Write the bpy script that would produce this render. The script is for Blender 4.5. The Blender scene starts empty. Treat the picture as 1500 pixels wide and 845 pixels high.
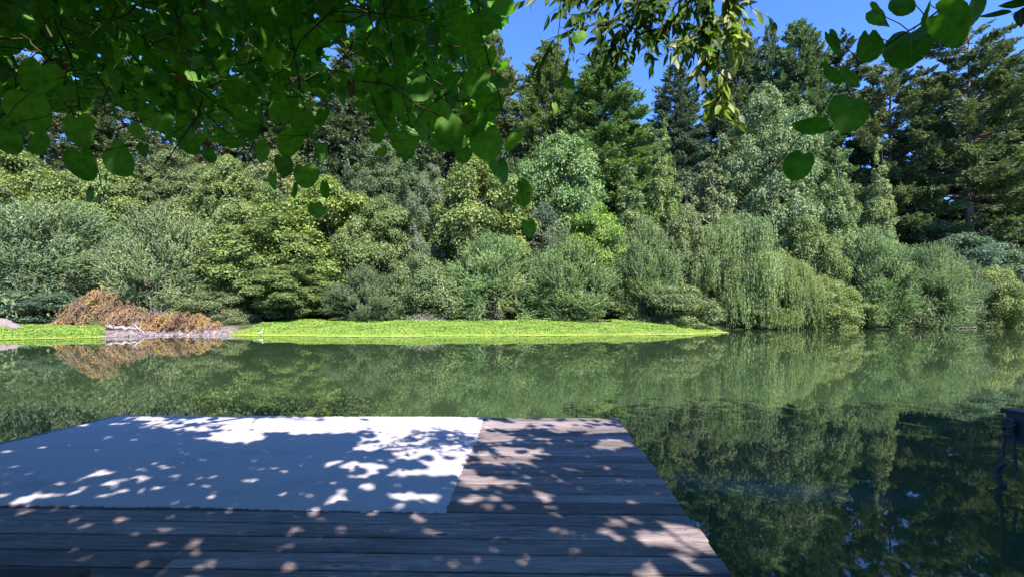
import bpy, math
import numpy as np
from mathutils import Vector, Matrix

# ------------------------------------------------------------------ camera, sky, sun, exposure
scene = bpy.context.scene
COL = scene.collection
F = 690.0 / 1500.0            # focal length over picture width
CAM_Z = 2.1                   # eye height above the water (deck top is at 0.7)
DECK_Z = 0.7
cam = bpy.data.cameras.new("camera")
cam.sensor_width = 36.0
cam.lens = 36.0 * F
cam.shift_y = 37.5 / 1500.0
cam.clip_start = 0.05
cam.clip_end = 3000
camo = bpy.data.objects.new("camera", cam)
camo.location = (0, 0, CAM_Z)
camo.rotation_euler = (math.radians(90), 0, 0)
COL.objects.link(camo)
scene.camera = camo

SUN_AZ = math.radians(30)     # to the right of straight behind the camera
SUN_EL = math.radians(45)
SUN_DIR = Vector((math.sin(SUN_AZ) * math.cos(SUN_EL), -math.cos(SUN_AZ) * math.cos(SUN_EL), math.sin(SUN_EL)))

world = bpy.data.worlds.new("World")
scene.world = world
world.use_nodes = True
wt = world.node_tree
wt.nodes.clear()
wo = wt.nodes.new("ShaderNodeOutputWorld")
wb = wt.nodes.new("ShaderNodeBackground")
sky = wt.nodes.new("ShaderNodeTexSky")
sky.sky_type = 'NISHITA'
sky.sun_disc = False
sky.sun_elevation = SUN_EL
sky.sun_rotation = math.atan2(SUN_DIR.x, SUN_DIR.y)
sky.altitude = 0
sky.air_density = 1.0
sky.dust_density = 0.25
sky.ozone_density = 4.0
wb.inputs["Strength"].default_value = 0.15
tint = wt.nodes.new("ShaderNodeMix")
tint.data_type = 'RGBA'
tint.blend_type = 'MULTIPLY'
tint.inputs[0].default_value = 1.0
tint.inputs[7].default_value = (0.33, 0.485, 0.80, 1)
wt.links.new(sky.outputs[0], tint.inputs[6])
wt.links.new(tint.outputs[2], wb.inputs["Color"])
wt.links.new(wb.outputs[0], wo.inputs["Surface"])

sl = bpy.data.lights.new("sun", 'SUN')
sl.energy = 4.0
sl.angle = math.radians(0.53)
sl.color = (1.0, 0.93, 0.84)
so = bpy.data.objects.new("sun", sl)
so.rotation_euler = (-SUN_DIR).to_track_quat('-Z', 'Y').to_euler()
so.location = (20, -40, 40)
COL.objects.link(so)

scene.view_settings.view_transform = 'Standard'
scene.view_settings.look = 'None'
scene.view_settings.gamma = 1.0
scene.view_settings.exposure = 1.72
scene.view_settings.use_curve_mapping = False
cy = scene.cycles
cy.max_bounces = 6
cy.diffuse_bounces = 3
cy.glossy_bounces = 3
cy.transmission_bounces = 4
cy.transparent_max_bounces = 4
cy.sample_clamp_indirect = 6.0
cy.caustics_reflective = False
cy.caustics_refractive = False

# ------------------------------------------------------------------ helpers
def at(px, py, D):
    """world point seen at picture position (1500 x 845) at distance D along the view axis"""
    return np.array([(px - 750.0) / 690.0 * D, D, CAM_Z + (460.0 - py) / 690.0 * D])

def unit(v):
    return v / np.maximum(np.linalg.norm(v, axis=-1, keepdims=True), 1e-9)

def make_mesh(name, verts, faces, mats, attrs=None, uv=None, smooth=False, fmat=None):
    """verts (N,3), faces list of arrays (each (M,k))"""
    me = bpy.data.meshes.new(name)
    verts = np.asarray(verts, dtype=np.float32)
    if not isinstance(faces, (list, tuple)):
        faces = [faces]
    faces = [np.asarray(f, dtype=np.int32) for f in faces if len(f)]
    loops = np.concatenate([f.ravel() for f in faces])
    tot = np.concatenate([np.full(len(f), f.shape[1], dtype=np.int32) for f in faces])
    start = np.concatenate([[0], np.cumsum(tot)[:-1]]).astype(np.int32)
    me.vertices.add(len(verts))
    me.vertices.foreach_set("co", verts.ravel())
    me.loops.add(len(loops))
    me.loops.foreach_set("vertex_index", loops)
    me.polygons.add(len(tot))
    me.polygons.foreach_set("loop_start", start)
    me.polygons.foreach_set("loop_total", tot)
    if fmat is not None:
        me.polygons.foreach_set("material_index", np.asarray(fmat, dtype=np.int32))
    me.polygons.foreach_set("use_smooth", np.full(len(tot), smooth, dtype=bool))
    for m in (mats if isinstance(mats, (list, tuple)) else [mats]):
        me.materials.append(m)
    me.update(calc_edges=True)
    for k, a in (attrs or {}).items():
        at_ = me.attributes.new(k, 'FLOAT', 'POINT')
        at_.data.foreach_set("value", np.asarray(a, dtype=np.float32))
    if uv is not None:
        l = me.uv_layers.new(name="UVMap")
        l.data.foreach_set("uv", np.asarray(uv, dtype=np.float32)[loops].ravel())
    me.validate()
    return me

class Geo:
    """collects shapes for ONE mesh"""
    def __init__(s):
        s.v, s.q, s.t, s.a, s.n = [], [], [], [], 0
    def add(s, v, q=None, t=None, a=0.5):
        v = np.asarray(v, dtype=float).reshape(-1, 3)
        s.v.append(v)
        s.a.append(np.broadcast_to(np.asarray(a, dtype=float), (len(v),)).copy())
        if q is not None and len(q): s.q.append(np.asarray(q) + s.n)
        if t is not None and len(t): s.t.append(np.asarray(t) + s.n)
        s.n += len(v)
    def box(s, x0, x1, y0, y1, z0, z1, a=0.5, M=None):
        v = np.array([[x, y, z] for z in (z0, z1) for y in (y0, y1) for x in (x0, x1)], float)
        if M is not None: v = v @ M[:3, :3].T + M[:3, 3]
        s.add(v, q=[(0, 2, 3, 1), (4, 5, 7, 6), (0, 1, 5, 4), (2, 6, 7, 3), (0, 4, 6, 2), (1, 3, 7, 5)], a=a)
    def tube(s, pts, rads, n=6, a=0.5):
        pts = np.asarray(pts, float); m = len(pts)
        rads = np.broadcast_to(np.asarray(rads, float), (m,))
        d = np.gradient(pts, axis=0); d = unit(d)
        ref = np.array([0.31, 0.17, 0.93]); ref2 = np.array([0.9, 0.3, 0.1])
        r0 = np.where(np.abs(d @ ref)[:, None] > 0.97, ref2, ref)
        u = unit(np.cross(d, r0)); w = np.cross(d, u)
        th = np.linspace(0, 2 * math.pi, n, endpoint=False)
        ring = (u[:, None, :] * np.cos(th)[None, :, None] + w[:, None, :] * np.sin(th)[None, :, None]) * rads[:, None, None]
        v = (pts[:, None, :] + ring).reshape(-1, 3)
        q = [(i * n + j, i * n + (j + 1) % n, (i + 1) * n + (j + 1) % n, (i + 1) * n + j) for i in range(m - 1) for j in range(n)]
        v = np.vstack([v, pts[:1], pts[-1:]])
        t = [(m * n, (j + 1) % n, j) for j in range(n)] + [(m * n + 1, (m - 1) * n + j, (m - 1) * n + (j + 1) % n) for j in range(n)]
        s.add(v, q=q, t=t, a=a)
    def mesh(s, name, mat, smooth=False, uv=None):
        fs = []
        if s.q: fs.append(np.vstack(s.q))
        if s.t: fs.append(np.vstack(s.t))
        return make_mesh(name, np.vstack(s.v), fs, mat, {"v": np.concatenate(s.a)}, smooth=smooth, uv=uv)

def link(name, me, parent=None, loc=None, **props):
    o = bpy.data.objects.new(name, me)
    COL.objects.link(o)
    if parent is not None: o.parent = parent
    if loc is not None: o.location = loc
    for k, v in props.items(): o[k] = v
    return o

def thing(name, label, cat, loc=(0, 0, 0), group=None):
    o = bpy.data.objects.new(name, None)
    o.empty_display_size = 0.3
    o.location = loc
    COL.objects.link(o)
    o["label"] = label; o["category"] = cat
    if group: o["group"] = group
    return o

# ------------------------------------------------------------------ materials
def mat_base(name):
    m = bpy.data.materials.new(name)
    m.use_nodes = True
    nt = m.node_tree
    nt.nodes.clear()
    return m, nt, nt.nodes.new, nt.links.new

def N(nt, typ, ins=None, **kw):
    n = nt.nodes.new(typ)
    for k, v in kw.items(): setattr(n, k, v)
    for k, v in (ins or {}).items(): n.inputs[k].default_value = v
    return n

def ramp(nt, stops):
    r = nt.nodes.new("ShaderNodeValToRGB")
    e = r.color_ramp.elements
    while len(e) < len(stops): e.new(0.5)
    for el, (p, c) in zip(e, stops):
        el.position = p; el.color = (*c, 1)
    return r

def leaf_material(name, stops, trans=0.25, rough=0.55, spec=0.35, use_obj=True, trans_tint=(1.5, 1.35, 0.5)):
    m, nt, new, lk = mat_base(name)
    at_ = N(nt, "ShaderNodeAttribute", attribute_name="v")
    r = ramp(nt, stops)
    lk(at_.outputs["Fac"], r.inputs[0])
    col = r.outputs[0]
    if use_obj:
        oi = N(nt, "ShaderNodeObjectInfo")
        mx = N(nt, "ShaderNodeMix", data_type='RGBA', blend_type='MULTIPLY')
        mx.inputs[0].default_value = 1
        lk(col, mx.inputs[6]); lk(oi.outputs["Color"], mx.inputs[7])
        col = mx.outputs[2]
    p = N(nt, "ShaderNodeBsdfPrincipled")
    p.inputs["Roughness"].default_value = rough
    p.inputs["Specular IOR Level"].default_value = spec
    lk(col, p.inputs["Base Color"])
    t = N(nt, "ShaderNodeBsdfTranslucent")
    tm = N(nt, "ShaderNodeMix", data_type='RGBA', blend_type='MULTIPLY')
    tm.inputs[0].default_value = 1; tm.inputs[7].default_value = (*trans_tint, 1)
    lk(col, tm.inputs[6]); lk(tm.outputs[2], t.inputs[0])
    ms = N(nt, "ShaderNodeMixShader"); ms.inputs[0].default_value = trans
    lk(p.outputs[0], ms.inputs[1]); lk(t.outputs[0], ms.inputs[2])
    o = N(nt, "ShaderNodeOutputMaterial"); lk(ms.outputs[0], o.inputs[0])
    return m

M_LEAF = leaf_material("foliage", [(0.0, (0.068, 0.105, 0.050)), (0.45, (0.138, 0.188, 0.082)), (0.8, (0.200, 0.250, 0.108)), (1.0, (0.30, 0.29, 0.14))], trans=0.3, rough=0.5, spec=0.5)
M_NEEDLE = leaf_material("needles", [(0.0, (0.070, 0.100, 0.052)), (0.5, (0.150, 0.200, 0.095)), (0.85, (0.210, 0.255, 0.125)), (1.0, (0.25, 0.21, 0.14))], trans=0.2, rough=0.7, spec=0.2)
M_DEADLEAF = leaf_material("dead_leaves", [(0.0, (0.10, 0.065, 0.05)), (0.4, (0.22, 0.135, 0.085)), (0.75, (0.33, 0.20, 0.075)), (1.0, (0.42, 0.31, 0.08))], trans=0.2, rough=0.8, spec=0.1)
M_COVER = leaf_material("ground_cover_leaves", [(0.0, (0.10, 0.17, 0.03)), (0.5, (0.20, 0.32, 0.045)), (0.75, (0.25, 0.35, 0.05)), (1.0, (0.32, 0.35, 0.08))], trans=0.25, use_obj=False)

def near_leaf_material(name, stops, trans):
    """big leaves close to the lens: mid rib, side veins, blotches"""
    m, nt, new, lk = mat_base(name)
    at_ = N(nt, "ShaderNodeAttribute", attribute_name="v")
    r = ramp(nt, stops); lk(at_.outputs["Fac"], r.inputs[0])
    uv = N(nt, "ShaderNodeUVMap")
    sx = N(nt, "ShaderNodeSeparateXYZ"); lk(uv.outputs[0], sx.inputs[0])
    ab = N(nt, "ShaderNodeMath", operation='ABSOLUTE'); lk(sx.outputs[0], ab.inputs[0])
    m1 = N(nt, "ShaderNodeMath", {1: 0.018}, operation='LESS_THAN'); lk(ab.outputs[0], m1.inputs[0])
    # side veins: lines v - |u|*0.8 repeating
    k = N(nt, "ShaderNodeMath", {1: -0.8}, operation='MULTIPLY'); lk(ab.outputs[0], k.inputs[0])
    s = N(nt, "ShaderNodeMath", operation='ADD'); lk(k.outputs[0], s.inputs[0]); lk(sx.outputs[1], s.inputs[1])
    pp = N(nt, "ShaderNodeMath", {1: 0.3}, operation='PINGPONG'); lk(s.outputs[0], pp.inputs[0])
    m2 = N(nt, "ShaderNodeMath", {1: 0.014}, operation='LESS_THAN'); lk(pp.outputs[0], m2.inputs[0])
    mm = N(nt, "ShaderNodeMath", operation='MAXIMUM'); lk(m1.outputs[0], mm.inputs[0]); lk(m2.outputs[0], mm.inputs[1])
    mf = N(nt, "ShaderNodeMath", {1: 0.35}, operation='MULTIPLY'); lk(mm.outputs[0], mf.inputs[0])
    nz = N(nt, "ShaderNodeTexNoise", {"Scale": 40.0, "Detail": 4.0})
    geo = N(nt, "ShaderNodeTexCoord"); lk(geo.outputs["Object"], nz.inputs["Vector"])
    mr = N(nt, "ShaderNodeMapRange", {1: 0.3, 2: 0.7, 3: 0.7, 4: 1.3}); lk(nz.outputs[0], mr.inputs[0])
    mx0 = N(nt, "ShaderNodeMix", data_type='RGBA', blend_type='MULTIPLY'); mx0.inputs[0].default_value = 1
    lk(r.outputs[0], mx0.inputs[6]); lk(mr.outputs[0], mx0.inputs[7])
    mx = N(nt, "ShaderNodeMix", data_type='RGBA'); mx.inputs[7].default_value = (0.22, 0.30, 0.10, 1)
    lk(mf.outputs[0], mx.inputs[0]); lk(mx0.outputs[2], mx.inputs[6])
    # brown blemishes
    nb = N(nt, "ShaderNodeTexNoise", {"Scale": 14.0, "Detail": 5.0, "Roughness": 0.6}); lk(geo.outputs["Object"], nb.inputs["Vector"])
    nbr = N(nt, "ShaderNodeMapRange", {1: 0.66, 2: 0.71, 3: 0.0, 4: 0.85}); lk(nb.outputs[0], nbr.inputs[0])
    mxb = N(nt, "ShaderNodeMix", data_type='RGBA'); mxb.inputs[7].default_value = (0.09, 0.05, 0.02, 1)
    lk(nbr.outputs[0], mxb.inputs[0]); lk(mx.outputs[2], mxb.inputs[6]); mx = mxb
    p = N(nt, "ShaderNodeBsdfPrincipled", {"Roughness": 0.5, "Specular IOR Level": 0.35}); lk(mx.outputs[2], p.inputs["Base Color"])
    bp = N(nt, "ShaderNodeBump", {"Strength": 0.4, "Distance": 0.002}); lk(mm.outputs[0], bp.inputs["Height"]); lk(bp.outputs[0], p.inputs["Normal"])
    t = N(nt, "ShaderNodeBsdfTranslucent")
    tm = N(nt, "ShaderNodeMix", data_type='RGBA', blend_type='MULTIPLY'); tm.inputs[0].default_value = 1
    tm.inputs[7].default_value = (1.6, 1.9, 0.35, 1)
    lk(mx.outputs[2], tm.inputs[6]); lk(tm.outputs[2], t.inputs[0])
    ms = N(nt, "ShaderNodeMixShader"); ms.inputs[0].default_value = trans
    lk(p.outputs[0], ms.inputs[1]); lk(t.outputs[0], ms.inputs[2])
    o = N(nt, "ShaderNodeOutputMaterial"); lk(ms.outputs[0], o.inputs[0])
    return m

M_NEAR = near_leaf_material("broad_leaf", [(0.0, (0.040, 0.115, 0.016)), (0.5, (0.085, 0.230, 0.028)), (0.93, (0.17, 0.34, 0.045)), (1.0, (0.16, 0.06, 0.03))], 0.5)
M_WILLOWLEAF = near_leaf_material("narrow_leaf", [(0.0, (0.025, 0.060, 0.014)), (0.6, (0.060, 0.120, 0.022)), (0.95, (0.20, 0.26, 0.03)), (1.0, (0.3, 0.3, 0.22))], 0.4)

def bark_material(name, c0, c1, scale=6.0):
    m, nt, new, lk = mat_base(name)
    tc = N(nt, "ShaderNodeTexCoord")
    mp = N(nt, "ShaderNodeMapping"); mp.inputs["Scale"].default_value = (1, 1, 0.15)
    lk(tc.outputs["Object"], mp.inputs[0])
    nz = N(nt, "ShaderNodeTexNoise", {"Scale": scale, "Detail": 6.0, "Roughness": 0.65}); lk(mp.outputs[0], nz.inputs["Vector"])
    r = ramp(nt, [(0.3, c0), (0.7, c1)]); lk(nz.outputs[0], r.inputs[0])
    p = N(nt, "ShaderNodeBsdfPrincipled", {"Roughness": 0.9, "Specular IOR Level": 0.15}); lk(r.outputs[0], p.inputs["Base Color"])
    b = N(nt, "ShaderNodeBump", {"Strength": 0.6, "Distance": 0.05}); lk(nz.outputs[0], b.inputs["Height"]); lk(b.outputs[0], p.inputs["Normal"])
    o = N(nt, "ShaderNodeOutputMaterial"); lk(p.outputs[0], o.inputs[0])
    return m

M_BARK = bark_material("bark", (0.09, 0.075, 0.06), (0.24, 0.20, 0.17))
M_REDBARK = bark_material("conifer_bark", (0.10, 0.065, 0.05), (0.30, 0.22, 0.18), 3.0)
M_TWIG = bark_material("twig", (0.05, 0.04, 0.025), (0.12, 0.09, 0.06), 40.0)
M_GREYTWIG = bark_material("dry_twig", (0.22, 0.18, 0.16), (0.46, 0.38, 0.35), 10.0)

# ------------------------------------------------------------------ terrain
SH = np.array([(-400, 34), (-150, 34), (-60, 36), (-41.5, 38.3), (-37, 42.6), (-36, 45.3), (-27.4, 46.7), (-20, 45.4), (-14.6, 43.9), (-3.3, 45.3),
               (6, 46.3), (17.5, 48.3), (24.3, 53.7), (26.5, 60), (30, 65.5), (40, 67), (55, 69), (83, 76), (150, 82), (400, 90)], float)
def shore(x):
    x = np.asarray(x, float)
    return np.interp(x, SH[:, 0], SH[:, 1]) + 0.22 * np.sin(x * 0.9 + 1) + 0.12 * np.sin(x * 2.3) + 0.07 * np.sin(x * 5.1 + 2)

def ss(t):
    t = np.clip(t, 0, 1); return t * t * (3 - 2 * t)

def ground(x, y):
    x = np.asarray(x, float); y = np.asarray(y, float)
    t = y - shore(x)
    bar = 1 - ss((x - 24) / 5.0)
    far = bar * (1.12 - 0.42 * (1 - ss((x + 36) / 3.0))) * ss(t / 12.5) + (1 - bar) * 0.55 * ss(t / 2.5)
    far = far + 0.30 * np.maximum(0, t - 18) * (1 - bar * 0.0) + 0.0
    far = far + 0.12 * np.sin(x * 0.7) * np.sin(y * 0.9) * ss(t / 6)
    bed = np.where(t < 0, np.maximum(-1.6, t * 0.22), 0)
    near = 1.3 * ss((-3.2 - y) / 3.0) + 0.12 * np.maximum(0, -7 - y)
    nb = np.where(y < -3.2, near + 1.6 * ss((-2.2 - y) / 1.5), 1.6 * ss((-2.2 - y) / 1.5))
    return np.where(t >= 0, far, bed) + np.where(y < 0, nb, 0)

def build_terrain():
    xs = np.concatenate([np.linspace(-400, -90, 32), np.linspace(-88, 110, 250), np.linspace(116, 400, 30)])
    ys = np.concatenate([np.linspace(-80, -8, 20), np.linspace(-7, 30, 45), np.linspace(31, 80, 200), np.linspace(81, 420, 90)])
    X, Y = np.meshgrid(xs, ys)
    Z = ground(X, Y)
    v = np.stack([X, Y, Z], -1).reshape(-1, 3)
    nx, ny = len(xs), len(ys)
    i, j = np.meshgrid(np.arange(nx - 1), np.arange(ny - 1))
    a = (j * nx + i).ravel()
    q = np.stack([a, a + 1, a + nx + 1, a + nx], -1)
    # attributes: how gravelly
    px = X / np.maximum(Y, 1) * 690 + 750
    t = Y - shore(X)
    g = ss((px - 142) / 20) * (1 - ss((px - 335) / 20)) * (1 - ss((t - 7) / 3)) * (t > -6)
    g = np.maximum(g, (np.hypot((X - 10.6) / 1.6, (Y - 57.5) / 1.6) < 1) * 0.95)     # the bare sandy patch
    g = np.maximum(g, (px < 14) * (t > 3) * (t < 14) * 1.0)
    m, nt, new, lk = mat_base("earth")
    at_ = N(nt, "ShaderNodeAttribute", attribute_name="v")
    tc = N(nt, "ShaderNodeTexCoord")
    n1 = N(nt, "ShaderNodeTexNoise", {"Scale": 0.8, "Detail": 8.0, "Roughness": 0.7}); lk(tc.outputs["Object"], n1.inputs["Vector"])
    n2 = N(nt, "ShaderNodeTexNoise", {"Scale": 6.0, "Detail": 5.0, "Roughness": 0.8}); lk(tc.outputs["Object"], n2.inputs["Vector"])
    r1 = ramp(nt, [(0.35, (0.035, 0.045, 0.018)), (0.55, (0.07, 0.08, 0.03)), (0.7, (0.14, 0.10, 0.06))]); lk(n1.outputs[0], r1.inputs[0])
    r2 = ramp(nt, [(0.35, (0.20, 0.16, 0.14)), (0.6, (0.21, 0.17, 0.16)), (0.8, (0.28, 0.23, 0.22))]); lk(n2.outputs[0], r2.inputs[0])
    mx = N(nt, "ShaderNodeMix", data_type='RGBA'); lk(at_.outputs["Fac"], mx.inputs[0]); lk(r1.outputs[0], mx.inputs[6]); lk(r2.outputs[0], mx.inputs[7])
    p = N(nt, "ShaderNodeBsdfPrincipled", {"Roughness": 0.95, "Specular IOR Level": 0.1}); lk(mx.outputs[2], p.inputs["Base Color"])
    b = N(nt, "ShaderNodeBump", {"Strength": 0.8, "Distance": 0.12}); lk(n2.outputs[0], b.inputs["Height"]); lk(b.outputs[0], p.inputs["Normal"])
    o = N(nt, "ShaderNodeOutputMaterial"); lk(p.outputs[0], o.inputs[0])
    me = make_mesh("ground", v, q, m, {"v": g.ravel()}, smooth=True)
    link("ground", me, kind="structure")
build_terrain()

def build_water():
    m, nt, new, lk = mat_base("river_water")
    tc = N(nt, "ShaderNodeTexCoord")
    mp = N(nt, "ShaderNodeMapping"); mp.inputs["Scale"].default_value = (1.0, 1.9, 1)
    lk(tc.outputs["Object"], mp.inputs[0])
    n1 = N(nt, "ShaderNodeTexNoise", {"Scale": 1.7, "Detail": 3.0, "Roughness": 0.5}); lk(mp.outputs[0], n1.inputs["Vector"])
    n2 = N(nt, "ShaderNodeTexNoise", {"Scale": 6.5, "Detail": 2.0, "Roughness": 0.5}); lk(mp.outputs[0], n2.inputs["Vector"])
    mask = N(nt, "ShaderNodeTexNoise", {"Scale": 0.055, "Detail": 2.0}); lk(mp.outputs[0], mask.inputs["Vector"])
    mr = N(nt, "ShaderNodeMapRange", {1: 0.42, 2: 0.62, 3: 0.15, 4: 1.0}); lk(mask.outputs[0], mr.inputs[0])
    k = N(nt, "ShaderNodeMath", operation='MULTIPLY'); lk(n2.outputs[0], k.inputs[0]); lk(mr.outputs[0], k.inputs[1])
    k2 = N(nt, "ShaderNodeMath", {1: 0.22}, operation='MULTIPLY'); lk(k.outputs[0], k2.inputs[0])
    ad = N(nt, "ShaderNodeMath", operation='ADD'); lk(n1.outputs[0], ad.inputs[0]); lk(k2.outputs[0], ad.inputs[1])
    bp = N(nt, "ShaderNodeBump", {"Strength": 1.0, "Distance": 0.00022}); lk(ad.outputs[0], bp.inputs["Height"])
    # murk: algae green, a shade browner in drifting patches, faint pollen film with its sky reflection painted in
    n3 = N(nt, "ShaderNodeTexNoise", {"Scale": 0.12, "Detail": 4.0}); lk(tc.outputs["Object"], n3.inputs["Vector"])
    r = ramp(nt, [(0.35, (0.030, 0.054, 0.022)), (0.6, (0.037, 0.062, 0.025)), (0.8, (0.043, 0.066, 0.031))]); lk(n3.outputs[0], r.inputs[0])
    # pale streak near the dock: sky reflection on a pollen film, painted as colour
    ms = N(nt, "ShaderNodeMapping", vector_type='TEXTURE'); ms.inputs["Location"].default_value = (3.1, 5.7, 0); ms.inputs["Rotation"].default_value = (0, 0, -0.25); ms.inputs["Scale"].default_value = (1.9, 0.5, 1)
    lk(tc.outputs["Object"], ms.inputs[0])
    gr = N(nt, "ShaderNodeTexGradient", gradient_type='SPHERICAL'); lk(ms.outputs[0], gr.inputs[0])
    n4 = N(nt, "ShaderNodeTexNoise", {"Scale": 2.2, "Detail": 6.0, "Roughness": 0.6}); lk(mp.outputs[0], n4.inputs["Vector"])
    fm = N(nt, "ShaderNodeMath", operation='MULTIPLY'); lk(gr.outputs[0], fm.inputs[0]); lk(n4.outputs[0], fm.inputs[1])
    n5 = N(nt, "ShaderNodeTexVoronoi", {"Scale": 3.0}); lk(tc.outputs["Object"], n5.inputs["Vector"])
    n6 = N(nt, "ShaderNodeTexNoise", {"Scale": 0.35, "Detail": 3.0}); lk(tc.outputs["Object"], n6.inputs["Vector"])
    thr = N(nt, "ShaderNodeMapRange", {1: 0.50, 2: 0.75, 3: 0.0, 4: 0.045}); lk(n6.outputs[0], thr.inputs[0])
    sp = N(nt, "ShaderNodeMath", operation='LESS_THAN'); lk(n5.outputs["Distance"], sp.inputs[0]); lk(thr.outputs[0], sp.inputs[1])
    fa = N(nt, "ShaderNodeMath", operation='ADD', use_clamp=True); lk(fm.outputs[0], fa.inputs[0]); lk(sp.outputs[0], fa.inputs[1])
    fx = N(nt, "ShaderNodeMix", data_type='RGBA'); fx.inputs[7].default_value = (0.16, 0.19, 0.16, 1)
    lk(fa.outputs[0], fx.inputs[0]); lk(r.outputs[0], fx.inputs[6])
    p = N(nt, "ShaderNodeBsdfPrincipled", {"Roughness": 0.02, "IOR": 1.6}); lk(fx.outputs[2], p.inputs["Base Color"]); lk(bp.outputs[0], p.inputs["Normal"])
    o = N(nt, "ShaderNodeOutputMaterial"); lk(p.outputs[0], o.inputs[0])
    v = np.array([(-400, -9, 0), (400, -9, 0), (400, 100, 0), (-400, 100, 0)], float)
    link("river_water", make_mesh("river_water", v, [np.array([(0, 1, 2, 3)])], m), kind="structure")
build_water()

# ------------------------------------------------------------------ foliage generators
def quad_leaves(c, a, n, L, W, fold=0.12):
    """c centres, a axes, n normals -> verts (4N,3), quads"""
    a = unit(a); s = unit(np.cross(n, a)); n = np.cross(a, s)
    L = np.broadcast_to(L, (len(c),))[:, None]; W = np.broadcast_to(W, (len(c),))[:, None]
    v = np.stack([c - a * L * .5, c + s * W * .5 + n * W * fold + a * L * .06, c + a * L * .5 - n * L * .08, c - s * W * .5 + n * W * fold + a * L * .06], 1)
    q = np.arange(4 * len(c)).reshape(-1, 4)
    return v.reshape(-1, 3), q

def rnd_dirs(rng, n):
    v = rng.normal(size=(n, 3)); return unit(v)

def leaves_to_mesh(name, parts, mat):
    V, Q, A, n = [], [], [], 0
    for (v, q, a) in parts:
        V.append(v); Q.append(q + n); A.append(np.repeat(a, 4)); n += len(v)
    return make_mesh(name, np.vstack(V), [np.vstack(Q)], mat, {"v": np.concatenate(A)})

PROF = {
    'round':  lambda t: np.sqrt(np.clip(1 - (2 * t - 1) ** 2, 0, 1)) * 0.94 + 0.06,
    'dome':   lambda t: np.sqrt(np.clip(1 - t ** 2.2, 0, 1)) * (0.82 + 0.18 * np.minimum(1, t * 4)),
    'column': lambda t: np.minimum(1, (1.03 - t) * 1.35) ** 0.8 * np.minimum(1, 0.55 + t * 2.2),
    'egg':    lambda t: np.clip(np.sin(np.pi * np.clip(t * 0.86 + 0.12, 0, 1)), 0, 1) ** 0.7,
    'spire':  lambda t: np.clip(1.01 - t, 0, 1) ** 0.85 * np.minimum(1, 0.6 + t * 1.5),
}

def limb(rng, p0, p1, bend=0.12, n=6, sag=0.0):
    L = np.linalg.norm(p1 - p0)
    s = np.linspace(0, 1, n)[:, None]
    k = rng.normal(size=3) * bend * L; k[2] = abs(k[2]) * 0.6 + sag * L
    pts = p0 + (p1 - p0) * s + k * (4 * s * (1 - s)) * 0.5
    pts[1:-1] += rng.normal(size=(n - 2, 3)) * 0.02 * L
    return pts

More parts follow.
